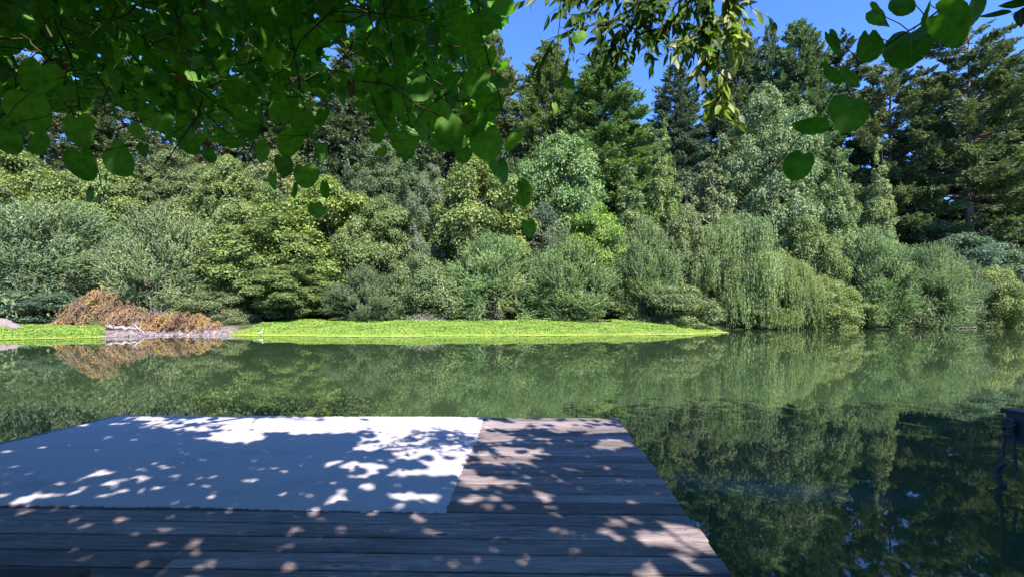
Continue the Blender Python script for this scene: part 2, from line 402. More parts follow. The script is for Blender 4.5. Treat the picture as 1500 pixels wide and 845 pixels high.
def broad_proto(seed, H, R, prof, base, nclump, cr, nleaf, L, W, flat=0.75, up=0.5, mode='leaf', grav=0.0, bare=0.0, trunk_r=0.16, stems=1):
    """returns (trunk mesh, crown mesh, H, R)"""
    rng = np.random.default_rng(seed)
    f = PROF[prof]
    # clump centres fill the crown's outer half
    ts = []
    while len(ts) < nclump:
        t = rng.random()
        if rng.random() < f(np.array(t)) ** 1.2: ts.append(t)
    t = np.array(ts)
    ang = rng.random(nclump) * 2 * math.pi
    rr = f(t) * R * (0.38 + 0.62 * rng.random(nclump) ** 0.5) * (1 + 0.10 * np.sin(3 * ang + seed) + 0.10 * np.sin(2 * ang + 5 * t + seed * 2))
    z = base * H + t * H * (1 - base)
    crs = cr * R * rng.uniform(0.6, 1.3, nclump)
    if prof in ('spire', 'column'): crs = crs * np.clip(f(t) * 1.2, 0.30, 1)
    rr = np.maximum(0, rr - crs * (0.1 if prof == 'spire' else 0.5)); z = np.where(t > .85, z - crs * flat * .5, z)
    cc = np.stack([rr * np.cos(ang), rr * np.sin(ang), z], -1)
    cout = unit(cc - np.array([0, 0, (base + (1 - base) * 0.35) * H]))
    cv = rng.normal(0.5, 0.13, nclump)
    # distribute leaves
    w = crs ** 2; w = w / w.sum()
    ci = rng.choice(nclump, nleaf, p=w)
    parts = []
    if mode == 'leaf':
        d = rnd_dirs(rng, nleaf)
        d = unit(d + cout[ci] * 0.55 + np.array([0, 0, 0.35]))
        rad = crs[ci] * rng.uniform(0.55, 1.08, nleaf) * (1 + 0.25 * np.sin(d[:, 0] * 5 + ci) * np.sin(d[:, 1] * 5 + ci * 2))
        c = cc[ci] + d * rad[:, None] * np.array([1, 1, flat])
        n = unit(d * 0.6 + np.array([0, 0, up]) + rnd_dirs(rng, nleaf) * 0.6)
        a = unit(np.cross(n, rnd_dirs(rng, nleaf)))
        s = rng.uniform(0.65, 1.35, nleaf)
        v, q = quad_leaves(c, a, n, L * s, W * s)
        parts.append((v, q, np.clip(cv[ci] + rng.normal(0, 0.16, nleaf), 0, 1)))
    else:
        # leafy twigs: straight, feathery, or weeping
        ntw = max(200, nleaf // 16)
        tci = rng.choice(nclump, ntw, p=w)
        d = unit(cout[tci] * 0.8 + rnd_dirs(rng, ntw) * 0.75 + np.array([0, 0, up]))
        o = cc[tci] + rnd_dirs(rng, ntw) * crs[tci][:, None] * 0.55
        tl = crs[tci] * rng.uniform(0.7, 1.5, ntw)
        ti = rng.integers(0, ntw, nleaf)
        s = rng.random(nleaf) ** 0.8
        l = (tl[ti] * s)[:, None]
        if mode == 'weep':
            hang = rng.uniform(0.5, 1.0, ntw)
            hl = np.minimum(hang * H * grav, np.maximum(0.3, o[:, 2] - 0.12 * H * rng.random(ntw)))
            so_ = np.minimum(1, s * 3)[:, None]; sh = np.clip(s - 0.2, 0, 1)[:, None] / 0.8
            c = o[ti] + d[ti] * (tl[ti][:, None] * so_) * 0.8
            sway = rnd_dirs(rng, ntw)[ti] * np.array([1, 1, 0]) * 0.25
            c = c + sway * sh ** 2 - np.array([0, 0, 1]) * sh * hl[ti][:, None]
            a = unit(np.where(sh > 0.02, np.array([0, 0, -1.0]), d[ti]) + rnd_dirs(rng, nleaf) * 0.45)
        else:
            c = o[ti] + d[ti] * l - np.array([0, 0, 1]) * grav * l ** 2
            a = unit(d[ti] + rnd_dirs(rng, nleaf) * 0.7)
        c = c + rnd_dirs(rng, nleaf) * 0.07 * rng.random(nleaf)[:, None]
        oo = unit(c - cc[tci[ti]]) * 0.7 + cout[tci[ti]] * 0.6 + np.array([0, 0, 0.25]) + rnd_dirs(rng, nleaf) * 0.35
        n = unit(oo - (oo * a).sum(1, keepdims=True) * a)
        sc = rng.uniform(0.65, 1.35, nleaf)
        v, q = quad_leaves(c, a, n, L * sc, W * sc)
        parts.append((v, q, np.clip(cv[tci[ti]] + rng.normal(0, 0.15, nleaf), 0, 1)))
    g = Geo()
    tops = []
    for k in range(stems):
        a0 = rng.random() * 6.28
        b0 = np.array([math.cos(a0), math.sin(a0), 0]) * (0.0 if stems == 1 else 0.06 * R)
        top = np.array([math.cos(a0) * 0.1 * R, math.sin(a0) * 0.1 * R, H * (0.8 if stems == 1 else 0.62)]) * (1 if stems == 1 else np.array([3.2, 3.2, 1]))
        pts = limb(rng, b0 + np.array([0, 0, -0.6]), top, 0.05, 9)
        g.tube(pts, np.linspace(trunk_r, trunk_r * 0.2, 9) * (1 if stems == 1 else 0.6), 7)
        tops.append(pts)
    order = rng.permutation(nclump)[:int(min(nclump, 34))]
    for k in order:
        pts = tops[rng.integers(0, len(tops))]
        zi = np.clip(cc[k][2] - 0.35 * np.hypot(cc[k][0], cc[k][1]) - 0.05 * H, 0.08 * H, H * .8)
        j = int(np.argmin(np.abs(pts[:, 2] - zi)))
        p0 = pts[j]
        lr = trunk_r * (0.42 - 0.25 * j / 9)
        lp = limb(rng, p0, cc[k] * np.array([0.97, 0.97, 1.0]), 0.1, 6)
        g.tube(lp, np.linspace(lr, lr * 0.15, 6), 5)
        for _ in range(3):
            e = lp[-2] + rnd_dirs(rng, 1)[0] * crs[k] * 0.9 + np.array([0, 0, crs[k] * .3])
            g.tube(limb(rng, lp[-2], e, 0.1, 4), np.linspace(lr * 0.3, lr * 0.06, 4), 4)
    return (g.mesh("trunk", M_BARK, smooth=True), leaves_to_mesh("crown", parts, M_LEAF), H, R)

def conifer_proto(seed, H, R, nleaf, base=0.12, tier=False, droop=0.25, power=0.8, levels=46, L=0.5, W=0.2, top_round=0.0):
    rng = np.random.default_rng(seed)
    g = Geo()
    hh = np.linspace(0, 1, 14)
    lean = rng.normal(size=2) * 0.006 * H
    tp = np.stack([lean[0] * hh ** 2, lean[1] * hh ** 2, hh * H - 0.8 * (hh == 0)], -1)
    g.tube(tp, H * (0.016 if tier else 0.0125) * (1 - hh * 0.93) * (1.0 + 0.6 * (hh < 0.03)), 9)
    O, D, Ls, cvs = [], [], [], []
    for i in range(levels):
        t = base + (1 - base) * ((i + rng.uniform(-.35, .35)) / levels)
        t = min(max(t, base), 0.99)
        nb = rng.integers(6, 9) if not tier else rng.integers(4, 7)
        gap = 1.0
        if tier: gap = rng.choice([0.35, 0.8, 1.0, 1.15])
        for k in range(nb):
            a = rng.random() * 6.283
            tt = (t - base) / (1 - base)
            prof = max(0.0, 1.0 - tt + top_round * tt * (1 - tt) * 2) ** power
            if tt < 0.15: prof *= 0.65 + 0.35 * tt / 0.15
            bl = R * (prof * rng.uniform(0.68, 1.1) * gap) + 0.25
            d = np.array([math.cos(a), math.sin(a), rng.uniform(-0.12, 0.28) + 0.35 * tt])
            o = np.array([lean[0] * t * t, lean[1] * t * t, t * H])
            ns = 6
            s = np.linspace(0, 1, ns)[:, None]
            pts = o + d * bl * s - np.array([0, 0, 1]) * droop * bl * (s ** 1.6) + np.array([0, 0, 1]) * 0.14 * bl * s ** 4
            if bl > 0.12 * R:
                g.tube(pts, np.linspace(0.035 + 0.012 * bl, 0.012, ns), 4)
            m = max(3, int(bl * 3.2))
            ss_ = (0.42 if tier else 0.25) + (0.6 if tier else 0.78) * rng.random(m) ** 0.75
            for q_ in ss_:
                idx = min(ns - 2, int(q_ * (ns - 1))); fr = q_ * (ns - 1) - idx
                p = pts[idx] * (1 - fr) + pts[min(idx + 1, ns - 1)] * fr
                side = np.array([-math.sin(a), math.cos(a), 0]) * rng.choice([-1, 1])
                td = d * 0.8 + side * rng.uniform(0.1, 1.0) + np.array([0, 0, rng.uniform(-0.35, 0.25)])
                O.append(p); D.append(td / np.linalg.norm(td)); Ls.append(rng.uniform(0.5, 1.15) * (0.7 + 0.22 * bl) * (1.15 - 0.4 * q_))
                cvs.append(0.0)
    O = np.array(O); D = np.array(D); Ls = np.array(Ls)
    ntw = len(O)
    cv = rng.normal(0.5, 0.12, ntw)
    ti = rng.choice(ntw, nleaf, p=Ls / Ls.sum())
    s = rng.random(nleaf)
    c = O[ti] + D[ti] * (Ls[ti] * s)[:, None] + np.array([0, 0, 1]) * (0.12 * Ls[ti] * s ** 2)[:, None]
    spread = rnd_dirs(rng, nleaf) * np.array([1, 1, 0.9]) * (0.42 * Ls[ti] * (1.05 - s))[:, None]
    c = c + spread
    a = unit(D[ti] + unit(spread) * 0.6 + rnd_dirs(rng, nleaf) * 0.35)
    radial = c * np.array([1, 1, 0]); radial = unit(radial)
    n = unit(unit(spread) * 0.55 + radial * 0.6 + np.array([0, 0, 0.6]) + rnd_dirs(rng, nleaf) * 0.45)
    sc = rng.uniform(0.6, 1.3, nleaf)
    v, q = quad_leaves(c, a, n, L * sc, W * sc)
    return (g.mesh("trunk", M_REDBARK, smooth=True), leaves_to_mesh("crown", [(v, q, np.clip(cv[ti] + rng.normal(0, .14, nleaf), 0, .97))], M_NEEDLE), H, R)

PR = {}
PR['round_a'] = broad_proto(11, 13, 5.2, 'round', 0.12, 120, 0.25, 52000, 0.22, 0.16)
PR['round_b'] = broad_proto(12, 12, 5.5, 'egg', 0.08, 130, 0.22, 52000, 0.21, 0.15)
PR['maple'] = broad_proto(13, 12, 6.0, 'round', 0.06, 120, 0.24, 56000, 0.24, 0.18, flat=0.6, up=0.7)
PR['maple_b'] = broad_proto(14, 12, 5.6, 'egg', 0.08, 120, 0.24, 54000, 0.23, 0.17, flat=0.6, up=0.7)
PR['dome'] = broad_proto(15, 7, 4.6, 'dome', 0.0, 100, 0.25, 38000, 0.18, 0.12, stems=4, trunk_r=0.14)
PR['dome_b'] = broad_proto(16, 5, 4.4, 'dome', 0.0, 100, 0.23, 36000, 0.17, 0.11, stems=4, trunk_r=0.12, flat=0.6)
PR['willow'] = broad_proto(17, 11, 6.5, 'dome', 0.0, 130, 0.20, 84000, 0.26, 0.08, mode='feather', up=0.55, grav=0.03, stems=5, trunk_r=0.2)
PR['willow_b'] = broad_proto(18, 10, 5.0, 'dome', 0.0, 100, 0.23, 76000, 0.24, 0.08, mode='feather', up=0.9, grav=0.0, stems=5, trunk_r=0.18)
PR['weep'] = broad_proto(19, 13, 5.6, 'egg', 0.12, 60, 0.24, 80000, 0.28, 0.07, mode='weep', up=0.25, grav=0.26, stems=2, trunk_r=0.3)
PR['column'] = broad_proto(20, 20, 3.6, 'column', 0.03, 130, 0.30, 44000, 0.27, 0.17, flat=1.0, up=0.3)
PR['spire'] = broad_proto(21, 22, 3.6, 'spire', 0.03, 300, 0.30, 90000, 0.21, 0.14, flat=1.3, up=0.45)
PR['alder'] = broad_proto(22, 24, 7.5, 'egg', 0.10, 190, 0.17, 80000, 0.24, 0.16, flat=0.9, up=0.4)
PR['redwood'] = conifer_proto(31, 48, 9.0, 190000, droop=0.3, power=0.85, top_round=0.4, levels=80, W=0.24)
PR['redwood_b'] = conifer_proto(32, 46, 8.0, 180000, droop=0.22, power=0.62, top_round=0.55, L=0.5, W=0.24, levels=76)
PR['fir'] = conifer_proto(33, 46, 9.0, 120000, base=0.16, tier=True, droop=0.2, power=0.5, levels=62, top_round=0.5, W=0.22)
PR['fir_b'] = conifer_proto(34, 44, 8.0, 110000, base=0.1, tier=True, droop=0.28, power=0.55, levels=60, top_round=0.3, W=0.22)

TREES = []
def tree(proto, name, px, ytop, D, hw, tintc, label, cat=None, group=None, base_dy=0.0, rot=None, zlow=None):
    tm, cm, H, R = PR[proto]
    X = (px - 750) / 690 * D
    z0 = float(ground(X, D)) if zlow is None else zlow
    ztop = CAM_Z + (460 - ytop) / 690 * D
    sz = (ztop - z0) / H
    sx = (hw / 690 * D) / R
    o = thing(name, label, cat or ('shrub' if name.endswith('shrub') or name.endswith('bush') else 'tree'), (X, D, z0), group)
    o.scale = (sx, sx, sz)
    o.rotation_euler = (0, 0, rot if rot is not None else (px * 0.37 + ytop) % 6.28)
    link("trunk", tm, o)
    c = link("crown", cm, o)
    c.color = (*tintc, 1)
    TREES.append(o)
    return o

GREY = (1.3, 1.4, 1.6); OLIVE = (1.38, 1.38, 1.45); MID = (1.0, 1.0, 0.95); YEL = (1.28, 1.36, 0.72); LIME = (1.25, 1.5, 0.6)
BLUEG = (0.72, 0.92, 1.35); DARK = (0.6, 0.72, 0.9); PALE = (1.25, 1.25, 1.25); WIL = (1.3, 1.5, 1.3)

# front row on the left bank
tree('willow', 'willow_shrub', 62, 303, 61, 118, GREY, "large silvery grey willow dome behind the left lime green bank, at the far left edge")
tree('dome', 'bush', 40, 415, 56.5, 62, BLUEG, "low dark green bush at the silvery willow's foot, left of the tall dead vine heap")
tree('willow_b', 'willow_shrub', 238, 318, 60, 82, OLIVE, "olive grey feathery willow directly above the brown dead vines")
tree('dome_b', 'bush', 318, 425, 57.5, 58, MID, "low green bush where the gravel bank meets the lime green bar")
tree('dome_b', 'bush', 190, 425, 60, 45, BLUEG, "small dark green bush peeping out behind the tall dead vine heap")
tree('maple', 'maple_tree', 400, 318, 63, 84, (1.12, 1.18, 0.75), "layered bright green maple with dark gaps and a pale trunk, left of the yellow-topped maple")
tree('maple', 'maple_tree', 425, 388, 58.5, 62, (1.05, 1.15, 0.8), "low spreading maple with flat leafy shelves reaching the lime green bar", rot=2)
tree('maple_b', 'maple_tree', 478, 262, 68, 88, YEL, "tall yellow-topped maple on the slope, in the left half behind the low grey-green shrub")
tree('willow_b', 'willow_shrub', 532, 398, 57.5, 56, (1.0, 1.08, 1.15), "rounded grey-green shrub at the bar's back edge, left of the dry pinkish brush")
tree('dome', 'bush', 612, 372, 58.5, 58, (0.95, 1.05, 0.9), "mid green bush directly behind the dry pinkish brush")
tree('round_b', 'broadleaf_tree', 560, 290, 66, 60, (1.1, 1.15, 0.8), "medium green rounded tree between the yellow-topped maple and the thin grey tree")
tree('alder', 'alder_tree', 632, 240, 67, 50, (1.05, 1.05, 1.3), "thin greyish tree with dry twigs, left of the big bright green tree at mid-picture")
tree('round_a', 'broadleaf_tree', 702, 232, 67, 82, (1.2, 1.25, 0.75), "big bright green leafy tree at mid-picture, just below the hanging leaf curtain")
tree('willow', 'willow_shrub', 725, 348, 61, 78, WIL, "broad grey-green willow behind the middle of the lime green bar, left of its twin")
tree('willow_b', 'willow_shrub', 838, 362, 60, 72, (1.35, 1.5, 1.25), "pale willow behind the bar, just left of the bare pink sandy patch")
tree('maple_b', 'maple_tree', 872, 300, 65, 54, LIME, "small lime yellow maple rising between two willows right of mid-picture")
tree('round_a', 'broadleaf_tree', 818, 200, 77, 64, (1.0, 1.28, 0.95), "round light green tree standing in front of the two tall sunlit redwoods")
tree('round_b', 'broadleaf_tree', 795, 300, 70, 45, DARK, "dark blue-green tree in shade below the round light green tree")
tree('column', 'columnar_tree', 922, 228, 73, 42, (1.0, 1.15, 0.95), "narrow green column of a tree at the foot of the tallest sunlit redwood")
tree('spire', 'columnar_tree', 972, 172, 77, 40, (1.3, 1.4, 1.0), "pale yellow-green upright tree right of the tallest sunlit redwood, under the sky gap")
tree('willow_b', 'willow_shrub', 945, 335, 62, 56, (1.2, 1.32, 1.1), "dull green willow shrub with grey top behind the right part of the bar")
tree('dome_b', 'bush', 990, 418, 59, 66, (1.1, 1.12, 0.95), "low rounded bush overhanging the pointed right end of the lime green bar")
tree('round_b', 'broadleaf_tree', 1003, 300, 68, 40, (1.1, 1.1, 0.9), "small green tree directly left of the tall weeping willow")
tree('weep', 'weeping_willow', 1075, 316, 68.5, 76, (1.3, 1.42, 1.1), "tall weeping willow with hanging curtains of leaves at the right end of the bar")
tree('weep', 'weeping_willow', 1150, 375, 67.2, 52, (1.4, 1.45, 1.05), "shorter weeping willow whose pale curtains touch the water, right of the taller one", rot=1.0)
tree('alder', 'alder_tree', 1122, 122, 84, 80, (1.15, 1.28, 1.35), "tall pale grey-green tree below the pair of rounded conifer tops, right of the sky gap")
tree('column', 'columnar_tree', 1040, 205, 82, 44, (1.1, 1.05, 1.1), "grey-green upright tree left of the tall pale grey-green tree")
tree('column', 'columnar_tree', 1003, 238, 80, 36, (1.0, 1.0, 1.1), "dull green upright tree behind the weeping willows, beneath the dark conifer")
tree('round_b', 'broadleaf_tree', 1183, 318, 74, 46, (1.1, 1.2, 0.8), "yellow-green tree at the left foot of the broader pale spire")
tree('spire', 'spire_tree', 1229, 210, 75, 40, (1.3, 1.45, 1.4), "broader of two pale pointed spires in front of the dark grove")
tree('spire', 'spire_tree', 1287, 196, 75, 33, (1.4, 1.45, 1.3), "narrower of two pale pointed spires in front of the dark grove", rot=1.3)
tree('round_b', 'broadleaf_tree', 1228, 335, 77, 50, BLUEG, "blue-green leafy tree at the foot of the two pale spires")
tree('dome', 'bush', 1205, 405, 68.2, 56, (1.15, 1.2, 0.8), "green bush leaning over the water right of the weeping willows")
tree('willow_b', 'willow_shrub', 1278, 352, 71, 54, WIL, "pale willow shrub on the water's edge under the narrower spire")
tree('willow', 'willow_shrub', 1352, 362, 72, 56, (1.25, 1.4, 1.35), "grey-green willow shrub on the far shore left of the grey twiggy bush")
tree('willow_b', 'willow_shrub', 1402, 385, 73, 40, GREY, "grey twiggy bush on the far shore between two greener shrubs")
tree('dome', 'bush', 1448, 392, 74, 48, (1.2, 1.25, 0.85), "bright green shrub on the far shore near the right edge")
tree('round_a', 'broadleaf_tree', 1412, 345, 81, 60, BLUEG, "blue-green leafy tree behind the shore shrubs, below the great fir")
tree('dome', 'bush', 1498, 398, 77, 34, DARK, "dark shaded bush on the far shore at the very right edge")
# middle slope on the left, seen under the leaf canopy
tree('round_b', 'broadleaf_tree', 35, 222, 78, 85, (1.25, 1.28, 0.75), "yellowish tree on the slope above the silvery willow, at the left edge")
tree('round_a', 'broadleaf_tree', 150, 240, 74, 60, (1.2, 1.28, 0.8), "yellow-green tree on the slope behind the gap between silvery and olive willows")
tree('alder', 'alder_tree', 262, 215, 78, 70, (1.15, 1.15, 1.05), "tan green tree with pinkish dead twigs above the olive grey willow")
tree('round_a', 'broadleaf_tree', 340, 235, 74, 60, (1.15, 1.2, 0.8), "fresh green tree on the slope above the layered maple")
tree('round_b', 'broadleaf_tree', 415, 215, 84, 60, (1.1, 1.05, 0.8), "olive green tree high on the slope behind the yellow-topped maple")
tree('alder', 'alder_tree', 560, 205, 84, 64, (0.85, 0.95, 0.95), "dark green tree high on the slope left of the thin greyish tree")
# conifers
tree('redwood', 'redwood_tree', 884, 62, 97, 84, (1.0, 1.28, 0.95), "tallest and broadest sunlit redwood, its cone standing against the sky at centre")
tree('redwood_b', 'redwood_tree', 802, 66, 102, 62, (1.12, 1.25, 1.0), "sunlit redwood just left of the tallest one, slightly browner")
tree('redwood', 'redwood_tree', 722, 40, 104, 56, (1.1, 1.08, 0.95), "brownish redwood half hidden behind the leaf curtain, left of the sky", rot=2)
tree('redwood_b', 'redwood_tree', 640, 50, 104, 60, (0.9, 0.95, 0.95), "dull redwood seen in gaps of the leaf curtain above the thin greyish tree")
tree('redwood', 'redwood_tree', 520, 45, 106, 70, (0.85, 0.9, 0.9), "dark redwood seen in small gaps of the canopy at left of centre", rot=4)
tree('fir_b', 'fir_tree', 300, 60, 104, 70, (1.1, 1.0, 1.0), "pale twiggy conifer high on the slope under the left canopy")
tree('fir', 'fir_tree', 60, 95, 100, 75, (1.15, 1.0, 1.0), "tiered conifer at upper left seen through the hole in the leaf canopy")
tree('redwood', 'redwood_tree', 180, 80, 108, 70, (0.95, 0.95, 0.9), "dull conifer behind the canopy between the two pale twiggy ones", rot=1)
tree('redwood_b', 'redwood_tree', 415, 60, 110, 70, (0.85, 0.9, 0.9), "shaded conifer behind the canopy above the yellow-topped maple", rot=3)
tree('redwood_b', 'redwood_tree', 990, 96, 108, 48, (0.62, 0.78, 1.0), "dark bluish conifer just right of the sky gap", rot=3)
tree('redwood_b', 'redwood_tree', 1078, 36, 106, 56, (0.9, 1.0, 1.0), "grey-green conifer behind the sunlit dangling willow leaves")
tree('redwood', 'redwood_tree', 1128, 34, 101, 42, (0.8, 1.0, 1.0), "slim pointed conifer directly left of the rounded bushy conifer top", rot=5)
tree('redwood_b', 'redwood_tree', 1172, 32, 98, 58, (0.85, 1.05, 0.95), "rounded bushy conifer top against the sky, above the tall pale grey-green tree", rot=1)
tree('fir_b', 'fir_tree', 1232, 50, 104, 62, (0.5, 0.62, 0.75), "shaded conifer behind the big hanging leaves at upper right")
tree('fir', 'fir_tree', 1303, 84, 96, 66, (0.95, 1.0, 0.95), "tiered conifer with grey-gold shelves, left of the great fir", rot=1)
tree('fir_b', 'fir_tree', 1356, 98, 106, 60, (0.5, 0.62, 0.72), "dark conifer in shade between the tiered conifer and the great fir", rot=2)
tree('fir', 'fir_tree', 1420, 42, 90, 92, (0.85, 0.95, 0.9), "great fir with a bare purplish trunk and wide shelves, near the right edge")
tree('redwood_b', 'redwood_tree', 1484, 86, 96, 62, (0.9, 1.0, 0.85), "rounded olive conifer right of the great fir, at the right edge", rot=4)
tree('fir_b', 'fir_tree', 1560, 110, 96, 70, (0.9, 0.95, 0.9), "conifer cut by the right edge of the picture")

# far wood behind and between the trees: one mass
def build_wood():
    rng = np.random.default_rng(77)
    parts = []
    nc = 2800
    x = rng.uniform(-150, 190, nc); y = rng.uniform(92, 150, nc)
    z = ground(x, y) + rng.uniform(0.5, 1, nc) ** 1 * rng.uniform(4, 35, nc)
    m1 = 420
    x = np.concatenate([x, rng.uniform(-150, -70, m1), rng.uniform(92, 190, m1)]); 
    y = np.concatenate([y, shore(x[nc:nc + m1]) + rng.uniform(9, 50, m1), shore(x[nc + m1:]) + rng.uniform(6, 40, m1)])
    z = np.concatenate([z, ground(x[nc:], y[nc:]) + rng.random(2 * m1) ** 1.3 * 17 + .8])
    nc = len(x)
    nl = 270000
    r = rng.uniform(2.0, 3.8, nc)
    ci = rng.integers(0, nc, nl)
    d = unit(rnd_dirs(rng, nl) + np.array([0, -0.5, 0.4]))
    c = np.stack([x, y, z], -1)[ci] + d * (r[ci] * rng.uniform(0.6, 1.05, nl))[:, None]
    n = unit(d + rnd_dirs(rng, nl) * 0.7)
    a = unit(np.cross(n, rnd_dirs(rng, nl)))
    v, q = quad_leaves(c, a, n, 0.62, 0.36)
    parts.append((v, q, np.clip(rng.normal(0.3, .12, nc)[ci] + rng.normal(0, .1, nl), 0, 1)))
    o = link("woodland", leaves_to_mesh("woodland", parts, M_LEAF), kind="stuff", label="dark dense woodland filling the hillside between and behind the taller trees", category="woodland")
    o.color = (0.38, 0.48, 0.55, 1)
build_wood()

# ------------------------------------------------------------------ river bank: ground cover, gravel, dead vines, driftwood
def cover(seed, x0, x1, n, label, D1=13.5):
    rng = np.random.default_rng(seed)
    x = rng.uniform(x0, x1, n)
    t = rng.random(n) ** 1.15 * D1 - 0.7
    y = shore(x) + t
    px = x / y * 690 + 750
    keep = ~((px > 150 + rng.normal(0, 3, n)) & (px < 343 + rng.normal(0, 4, n)))
    keep &= ~(np.hypot((x - 10.6) / 1.7, (y - 57.5) / 1.9) < 1)
    keep &= (x < 25.2 - 0.0 * t)
    keep &= ~((np.abs(x + 4.0) < 4.3) & (t < 0.35 + 0.2 * np.sin(x * 3)) & (rng.random(n) < .9))
    keep &= ~((t < .3) & (np.sin(x * 1.3) + np.sin(x * 3.1 + 1) > .9) & (rng.random(n) < .8))
    x, y, t = x[keep], y[keep], t[keep]
    n = len(x)
    lump = 0.5 + 0.5 * np.sin(x * 1.9 + 3 * np.sin(y * .7)) * np.sin(y * 1.6 + x * .4)
    hgt = (0.03 + 0.30 * ss((t - 0.3) / 2.5)) * (0.65 + 0.4 * lump)
    z = np.maximum(ground(x, y), 0.0) + 0.02 + hgt * rng.random(n) ** 0.5
    c = np.stack([x, y, z], -1)
    nn = unit(np.array([0, -0.3, 1.0]) + rnd_dirs(rng, n) * (0.25 + 0.35 * ss(t / 3))[:, None])
    a = unit(np.cross(nn, rnd_dirs(rng, n)))
    s = rng.uniform(0.6, 1.3, n)
    v, q = quad_leaves(c, a, nn, 0.17 * s, 0.12 * s)
    yel = np.clip(0.75 - t / 4.5 + 0.25 * np.sin(x * .8) * np.sin(x * .31 + 1), 0, 1)
    av = np.clip(0.42 + 0.5 * yel + rng.normal(0, .12, n) + 0.30 * (lump - .5) - 0.25 * (rng.random(n) < .12), 0, 1)
    link("water_primrose", leaves_to_mesh("water_primrose", [(v, q, av)], M_COVER), kind="stuff", label=label, category="ground cover")
cover(5, -29, 26, 190000, "long lime green mat of water plants covering the sand bar, yellow at the waterline")
cover(6, -52, -35, 50000, "smaller lime green mat of water plants on the bank at the left edge")

def rocks(seed, pts, sizes, mat, g=None):
    rng = np.random.default_rng(seed)
    g = g or Geo()
    ico = np.array([(0, 0, 1), (.894, 0, .447), (.276, .85, .447), (-.724, .526, .447), (-.724, -.526, .447), (.276, -.85, .447), (.724, .526, -.447), (-.276, .85, -.447), (-.894, 0, -.447), (-.276, -.85, -.447), (.724, -.526, -.447), (0, 0, -1)])
    tri = np.array([(0, 1, 2), (0, 2, 3), (0, 3, 4), (0, 4, 5), (0, 5, 1), (1, 6, 2), (2, 7, 3), (3, 8, 4), (4, 9, 5), (5, 10, 1), (2, 6, 7), (3, 7, 8), (4, 8, 9), (5, 9, 10), (1, 10, 6), (6, 11, 7), (7, 11, 8), (8, 11, 9), (9, 11, 10), (10, 11, 6)])
    for p, s in zip(pts, sizes):
        v = ico * s * rng.uniform(0.7, 1.25, 3) * np.array([1, 1, .7])
        v += rng.normal(size=v.shape) * s * 0.12
        g.add(v + p, t=tri, a=rng.random())
    return g

def rock_material():
    m, nt, new, lk = mat_base("stone")
    at_ = N(nt, "ShaderNodeAttribute", attribute_name="v")
    r = ramp(nt, [(0.0, (0.09, 0.07, 0.065)), (0.5, (0.19, 0.15, 0.145)), (1.0, (0.30, 0.25, 0.245))]); lk(at_.outputs["Fac"], r.inputs[0])
    p = N(nt, "ShaderNodeBsdfPrincipled", {"Roughness": 0.9, "Specular IOR Level": 0.2}); lk(r.outputs[0], p.inputs["Base Color"])
    nz = N(nt, "ShaderNodeTexNoise", {"Scale": 20.0, "Detail": 5.0}); b = N(nt, "ShaderNodeBump", {"Strength": 0.5, "Distance": 0.03}); lk(nz.outputs[0], b.inputs["Height"]); lk(b.outputs[0], p.inputs["Normal"])
    o = N(nt, "ShaderNodeOutputMaterial"); lk(p.outputs[0], o.inputs[0])
    return m
M_ROCK = rock_material()

rng = np.random.default_rng(9)
n = 2600
x = rng.uniform(-41, -26.5, n); y = shore(x) + rng.uniform(-0.25, 6, n); px = x / y * 690 + 750
k = (px > 148) & (px < 346)
x, y = x[k], y[k]
s = rng.uniform(0.05, 0.15, len(x)) * (1 + (rng.random(len(x)) > .93) * 0.8)
pts = np.stack([x, y, np.maximum(ground(x, y), -0.02) + s * .25], -1)
link("gravel", rocks(3, pts, s, M_ROCK).mesh("gravel", M_ROCK), kind="stuff", label="pinkish grey gravel and cobbles along the left shore under the dead vines", category="gravel")

def boulder(px, py, D, s, label, seed):
    p = at(px, py, D)
    z = float(ground(p[0], p[1]))
    r2 = np.random.default_rng(seed)
    import bmesh
    bm = bmesh.new()
    bmesh.ops.create_icosphere(bm, subdivisions=3, radius=1.0)
    ph = r2.random(9) * 6.28
    for v in bm.verts:
        c = v.co
        k = 1 + 0.16 * math.sin(2.3 * c.x + ph[0]) + 0.13 * math.sin(3.1 * c.y + ph[1]) + 0.1 * math.sin(4 * c.z + ph[2] + c.x * 3) + 0.05 * math.sin(9 * c.x + ph[3]) * math.sin(8 * c.y)
        v.co = Vector((c.x * k * s, c.y * k * s * .8, c.z * k * s * .6))
    me = bpy.data.meshes.new("boulder"); bm.to_mesh(me); bm.free()
    me.materials.append(M_ROCK)
    a_ = me.attributes.new("v", 'FLOAT', 'POINT'); a_.data.foreach_set("value", np.full(len(me.vertices), 0.6, dtype=np.float32))
    link("boulder", me, loc=(p[0], p[1], z + s * .25), label=label, category="rock")
boulder(3, 480, 49, 1.15, "large pale pinkish boulder cut by the left edge above the small green mat", 1)
boulder(20, 488, 46, 0.7, "smaller grey boulder right of the large pinkish one at the left edge", 2)

